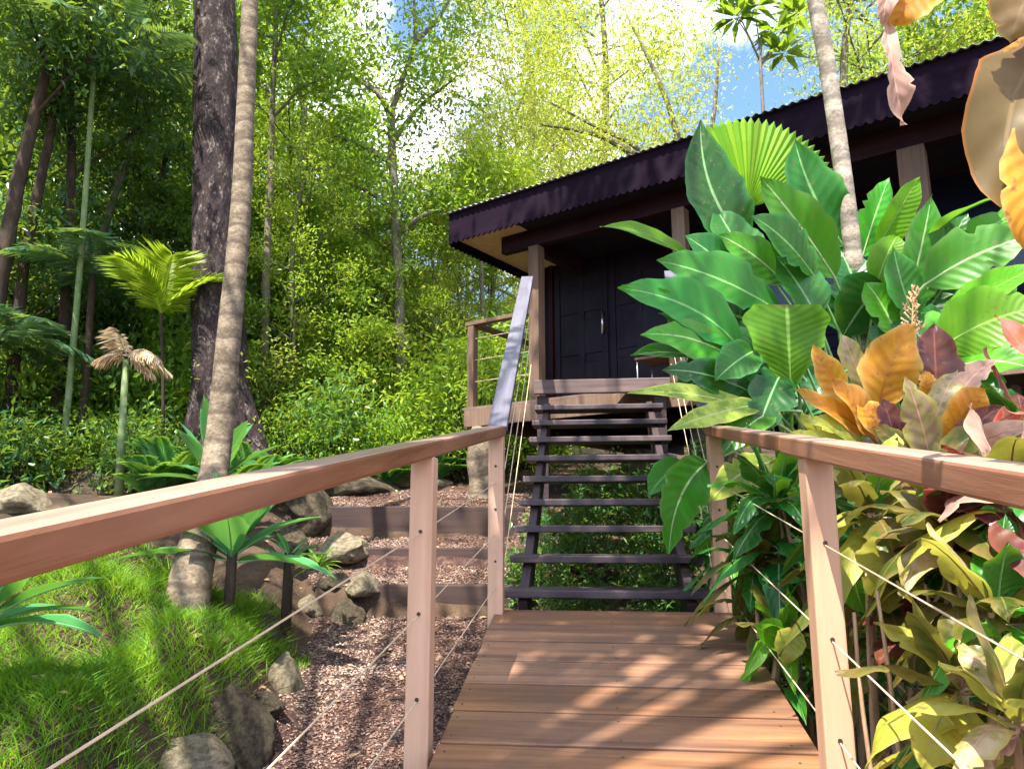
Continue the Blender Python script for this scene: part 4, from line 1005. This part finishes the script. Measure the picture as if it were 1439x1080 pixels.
# rosette leaved tree top right
t = empty('umbrella_tree', V((5, 12, 2)), 'thin stemmed tree with whorled leaves against the blue sky above the roof', 'tree')
q = at(1075,300,11); m = MB(); m.tube([V((q.x,q.y,gz(q.x,q.y))), q, at(1072,150,11), at(1068,80,11), at(1070,45,11)], [.06,.04,.03,.025,.015], 7)
heads = [(1090,45),(1035,25),(1060,10),(1120,20),(1020,-10),(1100,75)]
for x, y in heads[1:]: m.tube([at(1070,90,11), at((x+1070)/2,(y+80)/2,11), at(x,y,11)], [.02,.012,.008], 5)
m.build('trunk', M['bark_mid'], t, smooth=True)
PP = []; DD = []; NN = []
for x, y in heads:
    c = at(x, y, 11)
    for i in range(26):
        a = rs.uniform(0,6.28); e = rs.uniform(-.5,.9); d = V((math.cos(a)*math.cos(e), math.sin(a)*math.cos(e), math.sin(e)))
        PP.append(tuple(c+d*.05)); DD.append(tuple(d)); NN.append((-d.x*d.z, -d.y*d.z, 1.1-d.z*d.z))
vs, f = leaflets(np.array(PP), np.array(DD), np.array(NN), .42, .11); link('crown', np_mesh('crown', vs, f), M['lf_mid'], t)

# withered fan palm on a pale stem
wp = empty('withered_palm', onray(170,668,6,12), 'small palm with pale green stem and withered brown fan fronds', 'palm')
dW = 7.4; bb = at(170,672,dW); bb.z = gz(bb.x, bb.y)-.05; tpp = at(177,505,dW)
m = MB(); m.tube([bb, at(172,600,dW), tpp], [.046,.036,.03], 12); m.build('stem', M['stem_green'], wp, smooth=True)
for i, (dx, dz, ln_, dr, hg) in enumerate(((1.0,.75,.52,.75,.9), (.8,.25,.46,.6,.9), (-.45,1.0,.50,.35,.7), (-.15,.9,.42,.25,.8), (-.9,.5,.34,.7,1.0), (.5,-.1,.3,.5,1.0))):
    frond_obj('frond', at(178,500,dW), V((dx, [-.3,.5,.2,-.5,-.2,.1][i], dz)), ln_, 17, .22, .03, M['dry'], wp, dr, i, .009, hg)

# feather palms on the left
def feather(label, base, top, d, n, ln, mt_, trunk, seed, r=.06, elev=.7, droop=.5, ll=.45, az=(0, 6.28)):
    b, t_ = at(*base, d), at(*top, d); b.z = gz(b.x, b.y)-.1
    p = empty('feather_palm', b, label, 'palm', 'feather palms at the left'); m = MB(); P2, R2 = trunk_pts([b, b.lerp(t_, .5)+V((.03,0,0)), t_], [r*1.2, r, r*.8], 24)
    m.tube(P2, R2, 10); m.build('trunk', trunk, p, smooth=True)
    for i in range(n):
        a = az[0]+(az[1]-az[0])*(i+.3)/n; frond_obj('frond', t_, (math.cos(a), math.sin(a), elev*(.5+(i*37 % 10)/10)), ln, 44, ll, .035, mt_, p, droop, seed+i, .014)
feather('tall feather palm with pale green stem and bluish fronds', (98,560), (132,95), 8.8, 13, 1.9, M['palm'], M['stem_green'], 41, .036)
feather('short palm with bright sunlit lime fronds beside the dark trunk', (230,650), (226,440), 8.6, 5, 1.15, M['palmy'], M['bark_dark'], 52, .02, 2.8, .4, .5)
feather('dark feather palm with drooping fronds behind the withered fan palm', (110,640), (130,385), 9.2, 9, 1.3, M['palm'], M['bark_dark'], 63, .05)
feather('dark feather palm at the far left edge', (-10,660), (-6,480), 8.5, 9, 1.2, M['palm'], M['bark_dark'], 74, .05)
feather('blue green feather palm high at the upper left corner', (40,640), (225,60), 11, 11, 1.8, M['palm'], M['bark_mid'], 85, .06)

# ferns round the buttress tree and along the path
fern_spots = [(240,640,7.4,.75,'left of the buttress tree'), (285,620,7.8,.7,'directly in front of the buttress tree'), (350,620,7.9,.75,'right of the leaning ringed palm'), (390,650,8.0,.55,'at the right hand buttress root'),
              (215,655,7.2,.5,'beside the withered palm stem'), (330,655,7.0,.6,'behind the leaning ringed palm'), (430,665,8.5,.45,'near the long flat rock'), (540,665,9,.5,'behind the near left post'),(610,660,9.5,.5,'left of the cabin stump')]
for i, (px, py, d, ln, lab) in enumerate(fern_spots):
    c = at(px, py, d); c.z = gz(c.x, c.y); p = empty('fern', c, 'green feathery fern '+lab, 'fern', 'ferns round the buttress tree')
    for k in range(20):
        a = k*2.4; frond_obj('frond', c, (math.cos(a), math.sin(a), .9+2.2*((k*7) % 5)/5), ln*1.35, 34, .17, .04, M['fern'], p, .38, i*20+k, .005, .1)

# ------------------------------------------------------------- forest: prototypes and copies
def proto_tree(seed, Ht, hb, R, n, per, ln, w, mt_, bk, droop=.3, spread=.30):
    r = empty('forest_tree', (0,0,0), None, 'tree'); rs = random.Random(seed)
    top = V((rs.uniform(-.5,.5), rs.uniform(-.5,.5), Ht)); P2, R2 = trunk_pts([V((0,0,-.3)), V((rs.uniform(-.2,.2), 0, Ht*.35)), V((rs.uniform(-.4,.4), .1, Ht*.7)), top], [.16,.13,.09,.03], 20)
    m = MB(); m.tube(P2, R2, 8); m.build('trunk', bk, r, smooth=True)
    lm, tips = limbs(top, V((0,0,hb)), n, R, seed, .35, 6, .05); lm.build('limb', bk, r)
    vs, f = crown_arrays(tips, per, spread, ln, w, seed, droop); link('crown', np_mesh('crown', vs, f), mt_, r); return r
def proto_shrub(seed, Ht, R, tips_n, per, ln, w, mt_):
    r = empty('understory_shrub', (0,0,0), None, 'shrub'); rs = random.Random(seed); m = MB(); tips = []
    for i in range(tips_n):
        a = rs.uniform(0,6.28); q = R*math.sqrt(rs.random()); e = V((math.cos(a)*q, math.sin(a)*q, Ht*rs.uniform(.15,1)*(1-.35*q/R))); tips.append(e)
        if i % 2 == 0: m.tube([V((e.x*.15, e.y*.15, -.1)), V((e.x*.5, e.y*.5, e.z*.6)), e], [.018,.012,.004], 4)
    m.build('stem', M['bark_dark'], r)
    vs, f = crown_arrays(tips, per, .22, ln, w, seed, .3); link('foliage', np_mesh('foliage', vs, f), mt_, r); return r
def copy_tree(o, parent=None, mt_=None):
    c = o.copy(); C.objects.link(c); c.parent = parent
    for ch in [x for x in bpy.data.objects if x.parent == o]: copy_tree(ch, c)
    return c
TP_ = [proto_tree(101, 9, 1.6, 2.7, 26, 24, .21, .09, M['lf_mid'], M['bark_mid']),
       proto_tree(102, 12, 3.0, 3.2, 28, 26, .15, .065, M['lf_bright'], M['bark_mid']),
       proto_tree(103, 10, 1.0, 2.4, 26, 22, .22, .09, M['lf_dark'], M['bark_dark']),
       proto_tree(104, 13, 3.2, 3.4, 28, 34, .14, .045, M['lf_yellow'], M['bark_mid'], .6, .38)]
SP_ = [proto_shrub(201, 2.6, 1.2, 60, 26, .24, .085, M['lf_dark']), proto_shrub(202, 2.2, 1.1, 64, 40, .12, .055, M['lf_mid']), proto_shrub(203, 2.8, 1.2, 64, 40, .12, .05, M['lf_bright']), proto_shrub(204, 3.4, 1.1, 46, 34, .10, .045, M['lf_yellow'])]
rs = random.Random(99)
used = set()
def place(protos, k, px, d, s, label, group):
    pr_ = protos[k]; key = pr_.name
    o = pr_ if key not in used else copy_tree(pr_); used.add(key)
    x = (px-719.5)/F*d*1.02; o.location = (x, d, gz(x, d)-.05); o.rotation_euler = (0, 0, rs.uniform(0,6.28)); o.scale = (s, s, s*rs.uniform(.9,1.15))
    o['label'] = label; o['group'] = group
def zone(px):
    return ('in the shaded forest on the left behind the palms' if px < 260 else 'in the bright forest behind the path and verandah' if px < 700 else 'in the forest behind and above the cabin')
KN = ['mid green broadleaf tree ', 'bright green broadleaf tree ', 'dark green broadleaf tree ', 'yellow green fine leaved tree ']
for k, px, d, s in [(2,-60,13,1),(0,40,14,1),(2,130,13,.9),(0,215,15,1),(0,-10,17,1.2),(1,90,19,1.1),(1,190,18,1.2),
        (1,395,16,.95),(0,450,20,1),(2,470,13.5,.45),(0,600,15,.42),(1,650,18,.5),(3,690,17,.62),(1,400,25,1.2),(0,540,24,.6),(3,335,21,1.2),
        (3,740,19,1.0),(3,850,22,1.2),(1,800,28,1.3),(3,1240,14,.95),(1,1330,16,1),(0,1430,15,1),(3,1290,22,1.2),
        (0,-200,15,1.1),(0,-120,21,1.2),(1,300,27,1.4),(1,240,24,1.2),(1,1560,16,1.1),(2,330,14.5,.5),(1,400,13.5,.4),(1,540,17,.5),(3,620,22,.7),(2,300,11.5,.42),(0,345,12.5,.5),(1,405,11,.40),(0,425,12.5,.5),(0,480,11.5,.42),(1,520,13,.45),(1,555,12,.36),(3,600,12.8,.34),(1,640,13.5,.36),(1,690,14,.42),(0,250,11,.5),(2,60,11.5,.6),(2,180,11.6,.6)]:
    place(TP_, k, px, d, s, KN[k]+zone(px), 'forest trees')
KS_ = ['dark leaved understory shrub ', 'mid green understory shrub ', 'bright leaved understory shrub ', 'yellow green tall loose shrub ']
for i in range(54):
    px = -120+i*16.5+rs.uniform(-14,14); d = rs.uniform(9.6,13.5); 
    if px > 700: d = rs.uniform(11.5,14)
    bright = sm(300, 520, px)
    k = 0 if rs.random() > .35+.35*bright else (2 if rs.random() < .2+.35*bright else 1)
    if 280 < px < 640 and i % 2: continue
    if 330 < px < 700 and i % 4 == 0: k = 3
    place(SP_, k, px, d, rs.uniform(.7,1.15), KS_[k]+zone(px), 'understory shrubs')
for px, d, s, k in ((-60,7.9,.5,0),(40,8.2,.5,0),(125,8.6,.45,1),(215,8.6,.45,0),(250,9.4,.5,0),(0,9.4,.6,0),(430,9.4,.5,1),(480,9.8,.6,0),(530,9.6,.45,1),(590,10,.55,1)):
    place(SP_, k, px, d, s, KS_[k]+('low at the edge of the shaded forest above the left handrail' if px < 300 else 'low at the forest edge behind the stepped path'), 'understory shrubs')
for x, y, s, k in ((-7,4.5,.9,0),(-8.5,2.5,1,1),(-7.5,7,1,0),(-9.5,6,1.2,2),(-6.8,9.5,.9,1),(-9,0,1,0)):
    o = copy_tree(SP_[k]); o.location = (x, y, gz(x, y)-.05); o.scale = (s,)*3; o.rotation_euler = (0,0,rs.uniform(0,6)); o['label'] = KS_[k]+'left of the grass bed outside the picture'; o['group'] = 'understory shrubs'
for x, y, s, k in ((-11,5,1,0),(-12,9,1.1,2),(-14,1,1.2,1)):
    o = copy_tree(TP_[k]); o.location = (x, y, gz(x, y)-.05); o.scale = (s,)*3; o['label'] = KN[k]+'left of the grass bed outside the picture'; o['group'] = 'forest trees'
# greenery under the open treads
for x, y, s, k in ((.5,6.0,.3,0), (1.0,5.6,.26,0), (.2,5.5,.22,0), (.9,6.9,.3,0), (.4,5.0,.2,0), (.95,4.9,.2,0), (1.5,6.3,.4,0), (1.9,5.4,.45,0), (2.6,5.2,.5,0), (3.3,4.3,.5,0), (2.3,3.9,.4,0), (1.5,4.2,.3,0), (1.75,3.2,.35,0), (2.3,2.8,.45,0), (1.5,2.5,.25,0),(3,3.3,.6,0)):
    o = copy_tree(SP_[k]); o.location = (x, y, gz(x, y)-.03); o.scale = (s,)*3; o.rotation_euler = (0,0,rs.uniform(0,6))
    o['label'] = KS_[k]+('low under the open stair treads' if x < 1.3 else 'filling the shaded bed behind the cordylines'); o['group'] = 'low shrubs'
# far wood
n = 100000; a = rng.uniform(-.95, .95, n); d = rng.uniform(30, 48, n); x = a*d; z = np.array([gz(0, t) for t in np.linspace(30, 48, 50)])[((d-30)/18*49).astype(int)]
hh = rng.uniform(0, 1, n)**1.3*(6+2.5*np.sin(a*17)+1.5*np.sin(a*41+1)); P = np.stack([x, d, z+hh], 1)
D = rng.normal(0, 1, (n, 3)); Nn = rng.normal(0, .7, (n, 3)); Nn[:, 1] -= .5; Nn[:, 2] += .6
vs, f = leaflets(P, D, Nn, .5, .24)
tag(link('far_forest', np_mesh('far_forest', vs, f), M['lf_bright']), 'distant forest foliage beyond the trees', 'forest', kind='stuff')

# unseen tree added behind the camera, its leaf clumps placed to shade chosen spots
SUN = V((-.42, -.80, 1.62)).normalized()
ct = empty('added_shade_tree', V((-2.6,-1.5,gz(-2.6,-1.5))), 'unseen tree added to cast shade from behind the near end of the boardwalk', 'tree')
m = MB(); m.tube([V((-2.6,-1.5,-2)), V((-2.5,-1.4,2)), V((-2.2,-1.2,5)), V((-2,-1,8))], [.2,.17,.13,.06], 10); m.build('trunk', M['bark_mid'], ct, smooth=True)
tips = []; m = MB()
def shade(px_, x, y, z, rad, n_):
    """leaf clumps 6-8 m up along the line from a ground spot to the sun"""
    for i in range(n_):
        t = rs.uniform(5.5, 8.0)/SUN.z; c = V((x, y, z))+SUN*t+V((rs.gauss(0, rad[0]), rs.gauss(0, rad[1]), 0)); tips.append(c)
shade(0, .30, 3.75, -.5, (.42,.3), 34); shade(0, .7, 4.6, 0, (.4,.5), 30); shade(0, -.5, 4.4, -.7, (.3,.6), 7); shade(0, -.15, 2.3, -.7, (.12,.3), 10); shade(0, -2.6, 5.2, -.3, (.5,.4), 14)
shade(0, 1.6, 7, 2.6, (1.4,.7), 60); shade(0, 4.0, 5.6, 2.9, (1,.5), 40); shade(0, 2.2, 4.2, .6, (.5,.5), 10); shade(0, 2.1, 3.1, -.3, (.4,.4), 12); shade(0, -4.6, 8.8, 1.2, (1.8,.9), 36)
for c in tips[::5]: m.tube([V((-2.2,-1.2,5)), (V((-2.2,-1.2,6))+c)/2, c], [.04,.025,.008], 5)
m.build('limb', M['bark_mid'], ct)
vs, f = crown_arrays(tips, 26, .2, .17, .085, 77); link('crown', np_mesh('crown', vs, f), M['lf_mid'], ct)

# ------------------------------------------------------------- camera, light, sky
sc_ = bpy.context.scene
cam = bpy.data.cameras.new('camera'); co = bpy.data.objects.new('camera', cam); C.objects.link(co)
co.rotation_euler = (math.pi/2+TH, 0, 0); cam.sensor_width = 36; cam.lens = 36*F/1439; cam.clip_end = 500; cam.clip_start = .02; sc_.camera = co
w = bpy.data.worlds.new('World'); sc_.world = w; w.use_nodes = True; nt = w.node_tree; nt.nodes.clear()
sky = N(nt, 'ShaderNodeTexSky', sky_type='NISHITA'); sky.sun_disc = False; sky.sun_elevation = math.asin(SUN.z); sky.sun_rotation = math.atan2(SUN.x, SUN.y)
tc = N(nt, 'ShaderNodeTexCoord'); n1 = N(nt, 'ShaderNodeTexNoise', Scale=3.2, Detail=8, Roughness=.55); L(nt, tc.outputs['Generated'], n1.inputs[0])
fac = ramp(nt, n1.outputs[0], [(.47, (0,0,0)), (.59, (1,1,1))])
col = mixc(nt, fac, mixc(nt, 1, sky.outputs[0], (.8,.95,1.25), 'MULTIPLY'), (11,11,11.6))
bg = N(nt, 'ShaderNodeBackground', Strength=.12); L(nt, col, bg.inputs[0]); wo = N(nt, 'ShaderNodeOutputWorld'); L(nt, bg.outputs[0], wo.inputs[0])
sl = bpy.data.lights.new('sun', 'SUN'); sl.energy = 5.0; sl.angle = math.radians(.5); sl.color = (1, .95, .86)
so = bpy.data.objects.new('sun', sl); C.objects.link(so); so.rotation_euler = SUN.to_track_quat('Z', 'Y').to_euler()
sc_.view_settings.view_transform = 'Standard'; sc_.view_settings.look = 'None'; sc_.view_settings.gamma = 1; sc_.view_settings.exposure = 1.68
sc_.cycles.max_bounces = 6; sc_.cycles.diffuse_bounces = 3; sc_.cycles.glossy_bounces = 2; sc_.cycles.transmission_bounces = 3
